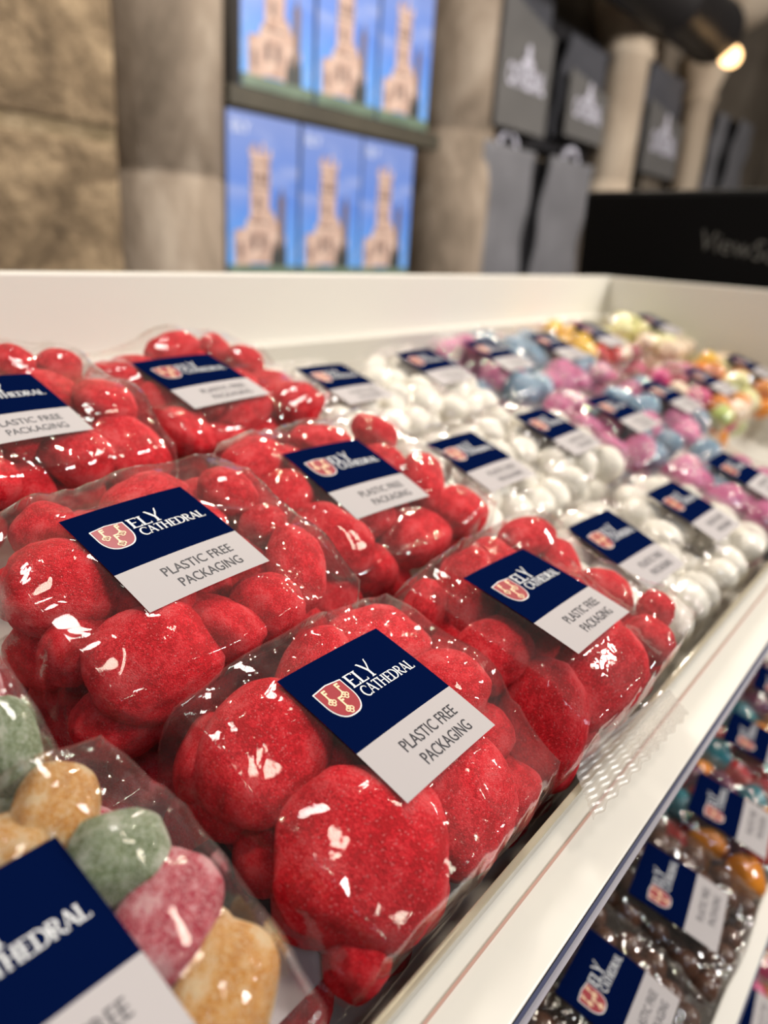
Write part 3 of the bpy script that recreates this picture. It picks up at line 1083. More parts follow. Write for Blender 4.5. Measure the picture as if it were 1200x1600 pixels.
def make_bag(label, c, half, lab, sweets, N=30, seed=1, edge=0.45, group='clear bags of sweets on the display stand', crease=0.0008, sealed=None, stiff=0.045, film_m='film'):
    """A cellophane bag: a taut top drawn over the sweets, puckered sides down to the tray, and its sticker."""
    cx, cy, zf = c
    hx, hy = half
    rs = np.random.RandomState(seed)
    T = Matrix.Translation((cx, cy, zf))
    root = empty('sweet_bag', TRAY @ T)
    tag(root, label, 'bag of sweets', group)
    for s in sweets:                            # everything lies inside the film
        e = s.ext()
        for k in (0, 1):
            m = max(0.0, half[k] - 0.97 * e[k])
            s.p[k] = min(max(s.p[k], c[k] - m), c[k] + m)
        s.p[2] = max(s.p[2], zf + 0.95 * e[2] + 0.001)
    L = None
    if lab:
        L = Matrix.Translation(lab[:3]) @ Euler([math.radians(a) for a in lab[3:]]).to_matrix().to_4x4()
        Li = np.array(L.inverted())
    g = np.linspace(-1, 1, N + 1)
    S, Tt = np.meshgrid(g, g)
    SX, SY = squircle(S, Tt)
    X, Y = cx + hx * SX, cy + hy * SY
    if lab:                                     # keep every sweet below the sticker
        nz = np.array(L.to_3x3().col[2])
        for s in sweets:
            gx = np.linspace(-LW / 2, LW / 2, 9)
            gy = np.linspace(-LH / 2, LH / 2, 9)
            GX, GY = np.meshgrid(gx, gy)
            PX, PY = lab[0] + GX, lab[1] + GY
            PZ = lab[2] - (nz[0] * (PX - lab[0]) + nz[1] * (PY - lab[1])) / nz[2] + bend(GX, GY)
            d = np.nanmax(np.concatenate([[-1], (s.tops(PX, PY) - PZ).ravel()]))
            if d > -0.0012:
                s.p[2] -= d + 0.0012
    for s in sweets:
        s.build()
    obs = np.full(X.shape, zf + 0.004)
    for s in sweets:
        z = s.tops(X, Y) + 0.0010
        obs = np.fmax(obs, z)
    if lab:
        QX = Li[0, 0] * (X) + Li[0, 1] * Y + Li[0, 2] * lab[2] + Li[0, 3]
        QY = Li[1, 0] * (X) + Li[1, 1] * Y + Li[1, 2] * lab[2] + Li[1, 3]
        PZ = lab[2] - (nz[0] * (X - lab[0]) + nz[1] * (Y - lab[1])) / nz[2] + bend(QX, QY) - 0.0004
        inside = (abs(QX) < LW / 2 + 0.001) & (abs(QY) < LH / 2 + 0.001)
        obs = np.where(inside, PZ, obs)
    rim = zf + edge * (np.nanmax(obs) - zf)
    H = obs.copy()
    bd = np.zeros(H.shape, bool)
    bd[0, :] = bd[-1, :] = bd[:, 0] = bd[:, -1] = True
    H[bd] = np.maximum(rim + 0.003 * rs.rand(int(bd.sum())), np.minimum(obs[bd], rim + 0.01))
    for it in range(70):
        A = H.copy()
        A[1:-1, 1:-1] = 0.25 * (H[:-2, 1:-1] + H[2:, 1:-1] + H[1:-1, :-2] + H[1:-1, 2:])
        H = np.maximum(A, obs)
    # the film is stiff: bridge hollows tighter than about 5 cm radius
    for ax_ in (0, 1):
        st = 2 * (hy if ax_ == 0 else hx) / N
        ii = np.arange(N + 1)
        par = ((ii[:, None] - ii[None]) * st) ** 2 / (2 * stiff)
        Hm = np.moveaxis(H, ax_, 0)
        D = (Hm[None] - par[:, :, None]).max(1)
        E_ = (D[None] + par[:, :, None]).min(1)
        H = np.moveaxis(E_, 0, ax_)
    if lab:
        H = np.where(inside, PZ, H)
    # creases drawn tight between the sweets
    ph = rs.rand(4) * 6
    cr = np.zeros(H.shape)
    for k in range(7):
        a = rs.rand() * math.pi
        u = (X - cx) * math.cos(a) + (Y - cy) * math.sin(a) - rs.uniform(-0.03, 0.03)
        w = (X - cx) * -math.sin(a) + (Y - cy) * math.cos(a)
        w0, ln = rs.uniform(-0.03, 0.03), rs.uniform(0.012, 0.03)
        cr += np.maximum(0, 1 - abs(u + 0.002 * np.sin(w * 160 + k)) / 0.0032) * np.clip(1.3 - abs(w - w0) / ln, 0, 1) * crease * 1.3
    edge_ = np.clip((np.maximum(abs(S), abs(Tt)) - 0.72) / 0.28, 0, 1)
    th = np.arctan2(Tt, S)
    cr += edge_ * crease * 0.55 * np.sin(th * 17 + 4 * np.sin(th * 5 + ph[0])) * (0.5 + 0.5 * np.sin(th * 4 + ph[1]))
    if lab:
        cr *= np.clip((np.maximum(abs(QX) / (LW / 2), abs(QY) / (LH / 2)) - 1.02) * 9, 0, 1)
    H = H + cr
    verts = [(X[j, i] - cx, Y[j, i] - cy, H[j, i] - zf) for j in range(N + 1) for i in range(N + 1)]
    faces = []
    for j in range(N):
        for i in range(N):
            a = j * (N + 1) + i
            faces.append((a, a + 1, a + N + 2, a + N + 1))
    ring = [(0, i) for i in range(N)] + [(j, N) for j in range(N)] + [(N, N - i) for i in range(N)] + [(N - j, 0) for j in range(N)]
    prev = [j * (N + 1) + i for j, i in ring]
    K = 5
    for k in range(1, K + 1):
        t = k / K
        cur = []
        for q, (j, i) in enumerate(ring):
            x, y, z = X[j, i] - cx, Y[j, i] - cy, H[j, i] - zf
            b = 1 + 0.045 * math.sin(math.pi * min(1, t * 1.1)) + 0.010 * math.sin(q * 0.53 + 2 * math.sin(q * 0.21) + seed) * math.sin(math.pi * t) + 0.007 * math.sin(q * 0.37 + 4 * t)
            cur.append(len(verts))
            verts.append((x * b, y * b, z * (1 - t) + 0.0005 * t))
        n = len(ring)
        for q in range(n):
            faces.append((prev[q], cur[q], cur[(q + 1) % n], prev[(q + 1) % n]))
        prev = cur
    film = mesh_obj('film', verts, faces, M[film_m], root)
    film['label'] = 'clear cellophane wrapping'
    if lab:
        add_sticker(root, T.inverted() @ L)
    if sealed:                                  # flat crimped end seal: four corners in tray axes
        a, b, c2, d = [np.array(p) for p in sealed]
        nu, nv, nk = 60, 40, 8
        vs, fs = [], []
        up_in = np.array([0, 0.014, 0.006])
        for j in range(-nk, nv + 1):
            for i in range(nu + 1):
                u, v = i / nu, max(0, j) / nv
                q = (a * (1 - u) + b * u) * (1 - v) + (c2 * (1 - u) + d * u) * v
                if j < 0:                       # gathered neck running back into the bag
                    q = q + up_in * (-j / nk) + np.array([0, 0, 0.0012 * math.sin(u * 40 + j) * (-j / nk)])
                    z = 0.0
                else:
                    z = 0.00018 * math.sin(v * 2 * math.pi * 9) + 0.0012 * math.sin(u * 7 + seed) * v + 0.00018 * math.sin(u * 190) * (0.5 + 0.5 * math.sin(v * 29))
                vs.append((q[0] - cx, q[1] - cy + 0.0007 * v * math.sin(u * 60), q[2] - zf + z))
        nv += nk
        for j in range(nv):
            for i in range(nu):
                q = j * (nu + 1) + i
                fs.append((q, q + 1, q + nu + 2, q + nu + 1))
        o = mesh_obj('crimped_seal', vs, fs, [M['film'], M['crimp']], root, fm=[0] * (nk * nu) + [1] * ((nv - nk) * nu))
        o['label'] = 'crimped clear end seal'
    return root


def relax(n, r, half, z0, z1, rs, iters=90):
    """Loose packing of n balls of radius r in a box (bag axes)."""
    P = np.stack([rs.uniform(-half[0] + r * .8, half[0] - r * .8, n), rs.uniform(-half[1] + r * .8, half[1] - r * .8, n), rs.uniform(z0, z1, n)], 1)
    for it in range(iters):
        d = P[:, None] - P[None]
        D = np.linalg.norm(d, axis=2) + np.eye(n)
        ov = np.maximum(0, 2 * r * 0.96 - D)
        np.fill_diagonal(ov, 0)
        P += 0.28 * (d / D[..., None] * ov[..., None]).sum(1)
        P[:, 0] = np.clip(P[:, 0], -half[0] + r * .85, half[0] - r * .85)
        P[:, 1] = np.clip(P[:, 1], -half[1] + r * .85, half[1] - r * .85)
        P[:, 2] = np.clip(P[:, 2], z0, z1)
    return P


def turn(rs, tilt=0.5):
    return Euler((rs.normal() * tilt, rs.normal() * tilt, rs.uniform(0, 6.28))).to_matrix()


MAN = [
  ('R1', "beside the sticker's upper left edge", 'red', 0.1432, 0.1019, -0.179, 0.0307, 0.015, 0.016, 23, 20),
  ('R1', "behind the sticker's top edge", 'red', 0.1973, 0.1073, -0.178, 0.0244, 0.018, 0.01, -12, 0),
  ('R1', "behind the sticker's right edge", 'red', 0.2082, 0.0681, -0.178, 0.0171, 0.018, 0.01, -94, 0),
  ('R1', "small and alone at the film's left end", 'red', 0.1174, 0.0938, -0.194, 0.0174, 0.011, 0.015, 45, 10),
  ('R1', "rounded, just left of the sticker's shield", 'red', 0.1259, 0.0768, -0.184, 0.0251, 0.021, 0.015, 21, -10),
  ('R1', "shadowed under the sticker's lower left edge", 'red', 0.1618, 0.0631, -0.19, 0.0151, 0.02, 0.013, -95, 0),
  ('R1', 'largest of all, below the sticker', 'red', 0.121, 0.0433, -0.18, 0.0205, 0.026, 0.017, -51, 8),
  ('R1', 'tall, against the rail below the white strip', 'red', 0.1625, 0.0286, -0.182, 0.025, 0.022, 0.014, -160, -12),
  ('R1', "beside the sticker's white corner", 'red', 0.1979, 0.0423, -0.184, 0.0178, 0.014, 0.013, -24, 0),
  ('R1', 'small, lowest by the rail', 'red', 0.1151, 0.0356, -0.198, 0.0107, 0.014, 0.012, -51, 0),
  ('R1', 'low beside the rail under the tall one', 'red', 0.1504, 0.0209, -0.199, 0.0175, 0.014, 0.012, 21, 0),
  ('R1', "dark and low at the film's near left corner", 'red', 0.118, 0.069, -0.202, 0.0129, 0.015, 0.012, 97, 0),
  ('R2', 'broad and flat left of the sticker', 'red', 0.1141, 0.1694, -0.173, 0.0178, 0.02, 0.012, 142, 6),
  ('R2', "behind the sticker's top edge", 'red', 0.1665, 0.2066, -0.175, 0.0239, 0.013, 0.01, 15, 0),
  ('R2', "behind the sticker's right corner", 'red', 0.1929, 0.1851, -0.173, 0.0163, 0.013, 0.01, -96, 0),
  ('R2', "behind the sticker's left corner", 'red', 0.1251, 0.2056, -0.179, 0.0142, 0.012, 0.011, 34, 0),
  ('R2', 'long and upright at the right end', 'red', 0.1964, 0.1442, -0.179, 0.0237, 0.013, 0.015, -123, 0),
  ('R2', 'two-lobed one right of the white strip', 'red', 0.1712, 0.1365, -0.181, 0.0153, 0.016, 0.014, 5, 0),
  ('R2', "below the white strip's middle", 'red', 0.1597, 0.1465, -0.183, 0.0125, 0.014, 0.013, 6, 0),
  ('R2', 'big and rounded below the sticker', 'red', 0.1201, 0.1359, -0.182, 0.0205, 0.022, 0.016, -1, 8),
  ('R2', 'narrow, below the broad flat one', 'red', 0.1107, 0.1567, -0.185, 0.0169, 0.012, 0.013, 14, 0),
  ('R2', 'low between two rounded ones', 'red', 0.1647, 0.1385, -0.193, 0.0117, 0.013, 0.012, -166, 0),
  ('R2', 'lowest at the front of the film', 'red', 0.1141, 0.1352, -0.2, 0.0176, 0.015, 0.012, -15, 0),
  ('R2', 'small, right of the white corner', 'red', 0.1973, 0.1578, -0.176, 0.0097, 0.012, 0.011, 93, 0),
  ('R3', 'small, at the left end', 'red', 0.2315, 0.1052, -0.178, 0.0172, 0.01, 0.013, -155, 0),
  ('R3', 'tall, left of the sticker', 'red', 0.2357, 0.0877, -0.173, 0.0269, 0.012, 0.016, 27, 0),
  ('R3', "round, below the sticker's left edge", 'red', 0.2318, 0.0671, -0.177, 0.0207, 0.016, 0.014, -9, 0),
  ('R3', 'thin and curved, standing on edge', 'red', 0.2328, 0.0491, -0.18, 0.0318, 0.008, 0.019, 18, 0),
  ('R3', 'big upright oval below the white strip', 'red', 0.242, 0.0351, -0.176, 0.0385, 0.018, 0.015, 14, 15),
  ('R3', 'flat, near the right end', 'red', 0.2948, 0.0291, -0.177, 0.012, 0.013, 0.012, -70, 0),
  ('R3', 'topmost at the right end', 'red', 0.3129, 0.0351, -0.171, 0.0095, 0.012, 0.01, -70, 0),
  ('R3', 'low at the right end', 'red', 0.2896, 0.0262, -0.187, 0.0093, 0.012, 0.012, -119, 0),
  ('R3', "behind the sticker's top corner", 'red', 0.2906, 0.0989, -0.167, 0.0205, 0.012, 0.009, -7, 0),
  ('R3', 'flat behind the tall one', 'red', 0.2686, 0.0973, -0.169, 0.0163, 0.013, 0.01, -170, 0),
  ('R3', 'lowest, above the crimped seal', 'red', 0.2492, 0.025, -0.2, 0.0168, 0.014, 0.012, 163, 0),
  ('R4', 'round, left of the sticker', 'red', 0.2225, 0.1869, -0.176, 0.0193, 0.016, 0.015, 6, 0),
  ('R4', "leaf shaped below the sticker's left edge", 'red', 0.2202, 0.1612, -0.177, 0.017, 0.015, 0.014, -83, 12),
  ('R4', 'at the far left end', 'red', 0.2299, 0.209, -0.175, 0.0228, 0.014, 0.012, 11, 0),
  ('R4', 'under the white strip', 'red', 0.2636, 0.1521, -0.179, 0.0178, 0.015, 0.013, -29, 0),
  ('R4', 'small and round at the front', 'red', 0.2392, 0.1424, -0.19, 0.0118, 0.014, 0.014, -13, 0),
  ('R4', 'blunt, at the front right', 'red', 0.2752, 0.1361, -0.186, 0.0227, 0.018, 0.015, 5, 0),
  ('R4', "beside the white strip's right corner", 'red', 0.3228, 0.1607, -0.177, 0.0274, 0.012, 0.012, -136, 0),
  ('R4', "behind the sticker's left corner", 'red', 0.2766, 0.2149, -0.175, 0.0248, 0.012, 0.01, -3, 0),
  ('R4', "behind the sticker's right corner", 'red', 0.3239, 0.2049, -0.174, 0.0163, 0.012, 0.01, -75, 0),
  ('R4', 'small, between the round and leaf ones', 'red', 0.2512, 0.1805, -0.183, 0.0081, 0.01, 0.011, -88, 0),
  ('R5', 'finger shaped at the left end', 'red', 0.2234, 0.2964, -0.177, 0.017, 0.011, 0.012, -53, 0),
  ('R5', 'broad and upright below the sticker', 'red', 0.2228, 0.2488, -0.178, 0.0287, 0.02, 0.014, -109, 12),
  ('R5', 'low under the finger shaped one', 'red', 0.2251, 0.2915, -0.192, 0.0149, 0.012, 0.012, -85, 0),
  ('R5', 'below the white strip', 'red', 0.2667, 0.2582, -0.179, 0.0256, 0.013, 0.012, 14, 0),
  ('R5', 'rounded at the right end', 'red', 0.294, 0.2484, -0.181, 0.0176, 0.015, 0.014, 4, 0),
  ('R5', 'low at the front right', 'red', 0.271, 0.2537, -0.189, 0.019, 0.013, 0.012, 0, 0),
  ('R5', "behind the sticker's left edge", 'red', 0.2596, 0.3143, -0.176, 0.0208, 0.012, 0.01, -169, 0),
  ('R5', "behind the sticker's right edge", 'red', 0.2987, 0.2986, -0.175, 0.0131, 0.012, 0.01, -92, 0),
  ('R6', 'broad at the right end', 'red', 0.1782, 0.2438, -0.183, 0.0142, 0.02, 0.015, -61, 0),
  ('R6', 'below the white strip', 'red', 0.1512, 0.2578, -0.185, 0.0184, 0.017, 0.014, 2, 0),
  ('R6', 'low at the front', 'red', 0.1435, 0.2525, -0.195, 0.0153, 0.015, 0.012, -27, 0),
  ('R6', "behind the sticker's right edge", 'red', 0.1925, 0.315, -0.176, 0.0125, 0.013, 0.01, -61, 0),
  ('R6', "behind the sticker's top edge", 'red', 0.1743, 0.3226, -0.176, 0.012, 0.013, 0.01, 13, 0),
  ('R6', 'right of the white corner', 'red', 0.1967, 0.2767, -0.178, 0.0236, 0.015, 0.012, -104, 0),
  ('J0', "beside the sticker's top corner", 'orange', 0.0699, 0.0976, -0.173, 0.0102, 0.014, 0.012, -41, 0),
  ('J0', "right of the sticker's top corner", 'green', 0.0747, 0.078, -0.174, 0.0114, 0.012, 0.012, -115, 0),
  ('J0', 'right of the navy panel', 'redj', 0.0809, 0.0605, -0.178, 0.0118, 0.017, 0.013, -54, 0),
  ('J0', 'right of the white strip', 'orange', 0.0779, 0.0394, -0.178, 0.0117, 0.018, 0.013, -57, 0),
  ('J0', 'half hidden above the lowest one', 'orange', 0.0846, 0.0482, -0.187, 0.0085, 0.015, 0.012, -31, 0),
  ('J1', 'deep pink one at the top', 'redj', 0.0808, 0.1435, -0.174, 0.0126, 0.013, 0.012, -99, 0),
  ('J1', 'shiny one under the highlight', 'green', 0.076, 0.1219, -0.177, 0.0076, 0.015, 0.012, -18, 0),
  ('J1', 'at the front edge', 'green', 0.0711, 0.1184, -0.184, 0.0079, 0.014, 0.012, -43, 0),
]

# ------------------------------------------------------------------ red bags and jelly bags: the sweets that show, one by one
# bag, where it shows, colour, centre (tray axes), half-lengths, heading, roll
BAGS = {
    'R1': dict(n='front jelly-side red bag', c=(0.1625, 0.0665, -0.212), h=(0.0515, 0.0455), lab=(0.1640, 0.0695, -0.1648, 0.3, 2.7, 1.3)),
    'R2': dict(n='middle jelly-side red bag', c=(0.1530, 0.1640, -0.212), h=(0.0540, 0.0480), lab=(0.1481, 0.1646, -0.1620, -0.6, -2.9, 0.2)),
    'R3': dict(n='front mint-side red bag', c=(0.2720, 0.0650, -0.212), h=(0.0560, 0.0455), lab=(0.2605, 0.0668, -0.1578, -4.3, 2.0, -0.3),
               seal=((0.228, 0.0225, -0.1905), (0.305, 0.0125, -0.1890), (0.2165, 0.0045, -0.1945), (0.3060, 0.0005, -0.1935))),
    'R4': dict(n='middle mint-side red bag', c=(0.2680, 0.1730, -0.212), h=(0.0560, 0.0480), lab=(0.2624, 0.1736, -0.1662, 1.3, -1.1, -3.4)),
    'R5': dict(n='back mint-side red bag', c=(0.2600, 0.2830, -0.214), h=(0.0500, 0.0480), lab=(0.2521, 0.2779, -0.1675, -1.9, -1.2, 1.0)),
    'R6': dict(n='back red bag at frame edge', c=(0.1550, 0.2810, -0.214), h=(0.0520, 0.0500), lab=(0.1470, 0.2745, -0.1675, 0, 0, 0)),
    'J0': dict(n='front-row jelly bag', c=(0.0385, 0.0650, -0.212), h=(0.0520, 0.0450), lab=(0.0395, 0.0622, -0.1645, 0, 0.5, 0)),
    'J1': dict(n='jelly bag behind the front one', c=(0.0290, 0.1500, -0.212), h=(0.0500, 0.0440), lab=None),
}
BAGLABEL = {
    'R1': 'clear bag of red sugared sweets, front row, next to the orange and green jellies',
    'R2': 'clear bag of red sugared sweets, middle row, behind the front bag of jellies',
    'R3': 'clear bag of red sugared sweets, front row, its crimped seal lying over the rail',
    'R4': 'clear bag of red sugared sweets, middle row, next to the white mints',
    'R5': 'clear bag of red sugared sweets, back row, next to the white mints',
    'R6': 'clear bag of red sugared sweets, back row, cut off by the left frame edge',
    'J0': 'clear bag of orange, green and pink jellies at the very front corner',
    'J1': 'clear bag of pink and green jellies behind the front jelly bag',
}
# sweets whose flat face clearly looks out of the heap: face direction, centre, half-lengths
FACE = {
    ('R1', 'largest of all, below the sticker'): ((-0.55, -0.30, 0.78), (0.1255, 0.0455, -0.1880), (0.0250, 0.0235, 0.0125)),
    ('R1', "rounded, just left of the sticker's shield"): ((-0.50, -0.12, 0.86), (0.1300, 0.0770, -0.1830), (0.0215, 0.0190, 0.0115)),
    ('R1', "beside the sticker's upper left edge"): ((-0.55, 0.25, 0.80), (0.1400, 0.0985, -0.1815), (0.0260, 0.0125, 0.0110)),
    ('R1', 'tall, against the rail below the white strip'): ((-0.20, -0.62, 0.76), (0.1660, 0.0365, -0.1880), (0.0220, 0.0200, 0.0120)),
    ('R1', "shadowed under the sticker's lower left edge"): ((-0.3, -0.3, 0.9), (0.1510, 0.0610, -0.1900), (0.0170, 0.0150, 0.0110)),
    ('R2', 'broad and flat left of the sticker'): ((-0.30, -0.10, 0.95), (0.1180, 0.1660, -0.1770), (0.0215, 0.0180, 0.0115)),
    ('R2', 'big and rounded below the sticker'): ((-0.35, -0.45, 0.82), (0.1300, 0.1340, -0.1860), (0.0215, 0.0180, 0.0125)),
    ('R3', 'big upright oval below the white strip'): ((-0.60, -0.50, 0.62), (0.2530, 0.0370, -0.1840), (0.0240, 0.0170, 0.0105)),
    ('R3', 'thin and curved, standing on edge'): ((-0.86, -0.05, 0.50), (0.2350, 0.0500, -0.1850), (0.0240, 0.0170, 0.0070)),
    ('R3', "round, below the sticker's left edge"): ((-0.45, 0.05, 0.89), (0.2380, 0.0700, -0.1800), (0.0165, 0.0145, 0.0110)),
    ('R3', 'tall, left of the sticker'): ((-0.70, 0.20, 0.68), (0.2400, 0.0890, -0.1760), (0.0220, 0.0130, 0.0085)),
    ('R4', "leaf shaped below the sticker's left edge"): ((-0.60, -0.20, 0.77), (0.2330, 0.1640, -0.1820), (0.0200, 0.0130, 0.0090)),
    ('R4', 'round, left of the sticker'): ((-0.45, 0.10, 0.88), (0.2290, 0.1880, -0.1780), (0.0170, 0.0150, 0.0110)),
    ('R5', 'broad and upright below the sticker'): ((-0.50, -0.45, 0.74), (0.2330, 0.2580, -0.1850), (0.0240, 0.0170, 0.0100)),
    ('R6', 'broad at the right end'): ((-0.10, -0.60, 0.78), (0.1800, 0.2480, -0.1860), (0.0200, 0.0160, 0.0110)),
}


def face_rot(n, yaw):
    """Orientation with local z along n and local x as near the heading yaw as that allows."""
    z = Vector(n).normalized()
    x = Vector((math.cos(yaw), math.sin(yaw), 0))
    x = (x - z * x.dot(z)).normalized()
    y = z.cross(x)
    return Matrix((x, y, z)).transposed()


for bi, (k, B) in enumerate(BAGS.items()):
    rs = np.random.RandomState(40 + bi)
    sw = []
    jelly = k[0] == 'J'
    word = {'red': 'red sugared sweet', 'orange': 'orange sugared jelly', 'green': 'green sugared jelly', 'redj': 'deep pink sugared jelly'}
    cx, cy, zf = B['c']
    hx, hy = B['h']
    for mi, (b, d, col, x, y, z, a, bb, cc, yaw, roll) in enumerate(MAN):
        if b != k:
            continue
        ml = 0.70
        x = min(max(x, cx - hx + ml * min(a, bb)), cx + hx - ml * min(a, bb))
        y = min(max(y, cy - hy + ml * min(a, bb)), cy + hy - ml * min(a, bb))
        R = (Euler((math.radians(roll), rs.normal() * 0.08, math.radians(yaw)))).to_matrix()
        text = f"{word[col]} {d} in {B['n']}".replace('deep pink sugared jelly deep pink one', 'deep pink sugared jelly').replace("film's near left corner", "film's near corner")
        size = (a, bb, cc) if jelly else (a * 0.86, bb * 0.86, cc * 0.82)
        if (k, d) in FACE:
            nf, (x, y, z), size = FACE[(k, d)]
            R = face_rot(nf, math.radians(yaw))
        sw.append(Sweet((x, y, z), R, size, 'drum' if jelly else 'lump', col, mi % 6, 'sugared_jelly' if jelly else 'sugared_sweet', text,
                        ('jellies in the ' if jelly else 'red sweets in the ') + B['n']))
        sw[-1].fixed = True
    cols = ['orange', 'green', 'redj'] if jelly else ['red']
    m = 16 if jelly else 12
    P = relax(m, 0.0125, (hx, hy), 0.009, 0.014, rs, 60)
    if jelly:
        P2 = relax(10, 0.0125, (hx * 0.75, hy), 0.030, 0.036, rs, 60)
        P2[:, 0] -= hx * 0.25
        P = np.concatenate([P, P2])
    if not jelly:                               # a second loose layer wherever nothing listed above already lies
        Q = relax(30, 0.0110, (hx, hy), 0.016, 0.030, rs, 60)
        keep = [q for q in Q if all(((cx + q[0] - s.p[0]) ** 2 + (cy + q[1] - s.p[1]) ** 2) > (0.72 * (s.s[0] + s.s[1]) / 2 + 0.002) ** 2 for s in sw)]
        P = np.concatenate([P, np.array(keep).reshape(-1, 3)])
    for i, p in enumerate(P):
        col = cols[i % len(cols)]
        lab = f"{word[col]} deep inside the {B['n']}"
        sw.append(Sweet((cx + p[0], cy + p[1], zf + p[2]), turn(rs, 0.35), (rs.uniform(.014, .019), rs.uniform(.012, .015), rs.uniform(.009, .011)),
                        'drum' if jelly else 'lump', col, i % 6, 'sugared_jelly' if jelly else 'sugared_sweet', lab, f"deep {'jellies' if jelly else 'red sweets'} in the {B['n']}"))
    if not jelly:
        sw = settle(sw, B['c'], B['h'])
    make_bag(BAGLABEL[k], B['c'], B['h'], B['lab'], sw, 64 if k in ('R1', 'R2', 'R3', 'J0') else 48, 3 + bi, 0.6, sealed=B.get('seal'))

# second layer of red bags lying underneath, seen only in the gaps
for i, (x, y, hx, hy, txt) in enumerate(((0.125, 0.066, 0.075, 0.043, 'below the front red bag and front jellies'), (0.265, 0.066, 0.056, 0.043, 'under the red bag with the crimped seal'),
                                         (0.115, 0.158, 0.075, 0.045, 'under the middle red bag behind the jellies'))):
    rs = np.random.RandomState(70 + i)
    sw = []
    P = relax(20, 0.0125, (hx, hy), 0.010, 0.022, rs, 60)
    for j, p in enumerate(P):
        sw.append(Sweet((x + p[0], y + p[1], -0.251 + p[2]), turn(rs, 0.35), (rs.uniform(.014, .019), rs.uniform(.012, .015), rs.uniform(.009, .011)), 'lump', 'red', j % 6,
                        'sugared_sweet', 'red sugared sweet in the under-layer bag ' + txt, 'red sweets in the under-layer bag ' + txt))
    lab = (0.104, 0.0560, -0.2135, 0, 0, 0) if i == 0 else None
    make_bag('clear bag of red sweets lying ' + txt, (x, y, -0.251), (hx, hy), None, sw, 30, 90 + i, 0.6)

# barcode sticker seen edge-on in the gap between the jelly bag and the front red bag
bm = bmesh.new()
bm_box(bm, (0.092, 0.050, -0.2123), (0.1190, 0.086, -0.2120), 0, 0)
bm_box(bm, (0.092, 0.034, -0.2123), (0.1190, 0.050, -0.2120), 0, 1)
o = from_bm('back_sticker', bm, [M['black'], M['paper']])
o.matrix_world = TRAY
tag(o, 'black and white sticker lying in the gap beside the front jelly bag', 'sticker')


# ------------------------------------------------------------------ the other bags: mints, bonbons, mixtures, chocolates
def fill_bag(label, who, c, half, lab, top, recipe, n, r, name, kind, seed, N=26, sub=3, flat=(1, 1, 1), tilt=0.6, edge=0.5, crease=0.0016, low=None):
    rs = np.random.RandomState(seed)
    z1 = top - c[2] - r * 1.05
    z0 = low if low is not None else max(r, z1 - 2.1 * r)
    P = relax(n, r, half, z0, z1, rs)
    sw = []
    for i, p in enumerate(P):
        q = max(abs(p[0] / half[0]), abs(p[1] / half[1]))
        p[2] -= 0.010 * max(0, q - 0.55)
        mat, word = recipe(i, p, rs)
        s = r * rs.uniform(0.92, 1.08)
        sw.append(Sweet((c[0] + p[0], c[1] + p[1], c[2] + p[2]), turn(rs, tilt), (s * flat[0], s * flat[1], s * flat[2]), kind, mat, i % 3, name,
                        f'{word} in {who}', f'{word} in {who}', sub))
    make_bag(label, c, half, lab, sw, N, seed, edge, crease=crease, film_m='film_crinkled')


def only(mat, word):
    return lambda i, p, rs: (mat, word)


def mix(*mw):
    return lambda i, p, rs: mw[rs.randint(len(mw))]


MINT = 'round white mint'
for seed, (row, x, y, z, lx, ly, rot) in enumerate((
        ('front-row mint bag next to the red sweets', 0.3890, 0.0700, -0.1795, 0.3855, 0.0735, (2.5, 0, -2.5)),
        ('middle-row mint bag next to the red sweets', 0.3860, 0.1730, -0.1825, 0.3838, 0.1728, (0.5, -1.3, -1.4)),
        ('back-row mint bag next to the red sweets', 0.3860, 0.2880, -0.1915, 0.3888, 0.2899, (-0.8, 1.5, 1.5)),
        ('front-row mint bag next to the pink and blue sweets', 0.5000, 0.0700, -0.1820, 0.4930, 0.0690, (2, 1, -1)),
        ('middle-row mint bag next to the pink and blue sweets', 0.4950, 0.1760, -0.1815, 0.4908, 0.1747, (1.5, 1.5, 2.5)),
        ('back-row mint bag next to the pink and blue sweets', 0.4980, 0.2960, -0.1960, 0.5129, 0.3010, (1.3, -0.8, 1.0)))):
    fill_bag('clear bag of white mints, ' + row.replace(' mint bag', ','), 'the ' + row, (x, y, -0.2505), (0.0535, 0.0480), (lx, ly, z, *rot), z - 0.001,
             only('mint', MINT), 34, 0.0128, 'mint', 'egg', 110 + seed, 36, 3, (1.1, 1.03, 0.85), 0.5)

BON = mix(('pink', 'pink sugared bonbon'), ('pink', 'pink sugared bonbon'), ('blue', 'blue sugared bonbon'))
for seed, (row, x, y, z) in enumerate((('front-row pink and blue bag', 0.6230, 0.0690, -0.1830), ('middle-row pink and blue bag next to the mints', 0.6130, 0.1740, -0.1840),
                                       ('back-row pink and blue bag next to the mints', 0.6000, 0.2930, -0.1880), ('middle-row pink and blue bag next to the mixture', 0.7280, 0.1730, -0.1830),
                                       ('back-row pink and blue bag next to the mixture', 0.7080, 0.2900, -0.1860))):
    fill_bag('clear bag of pink and blue sugared bonbons, ' + row.replace(' pink and blue bag', ' bag'), 'the ' + row, (x, y, -0.2505), (0.0530, 0.0500), (x - 0.004, y - 0.001, z, 1, 0.5, 1), z - 0.001,
             BON, 26, 0.0135, 'sugared_bonbon', 'drum', 140 + seed, 26, 3, (1.25, 0.95, 0.9), 0.6)

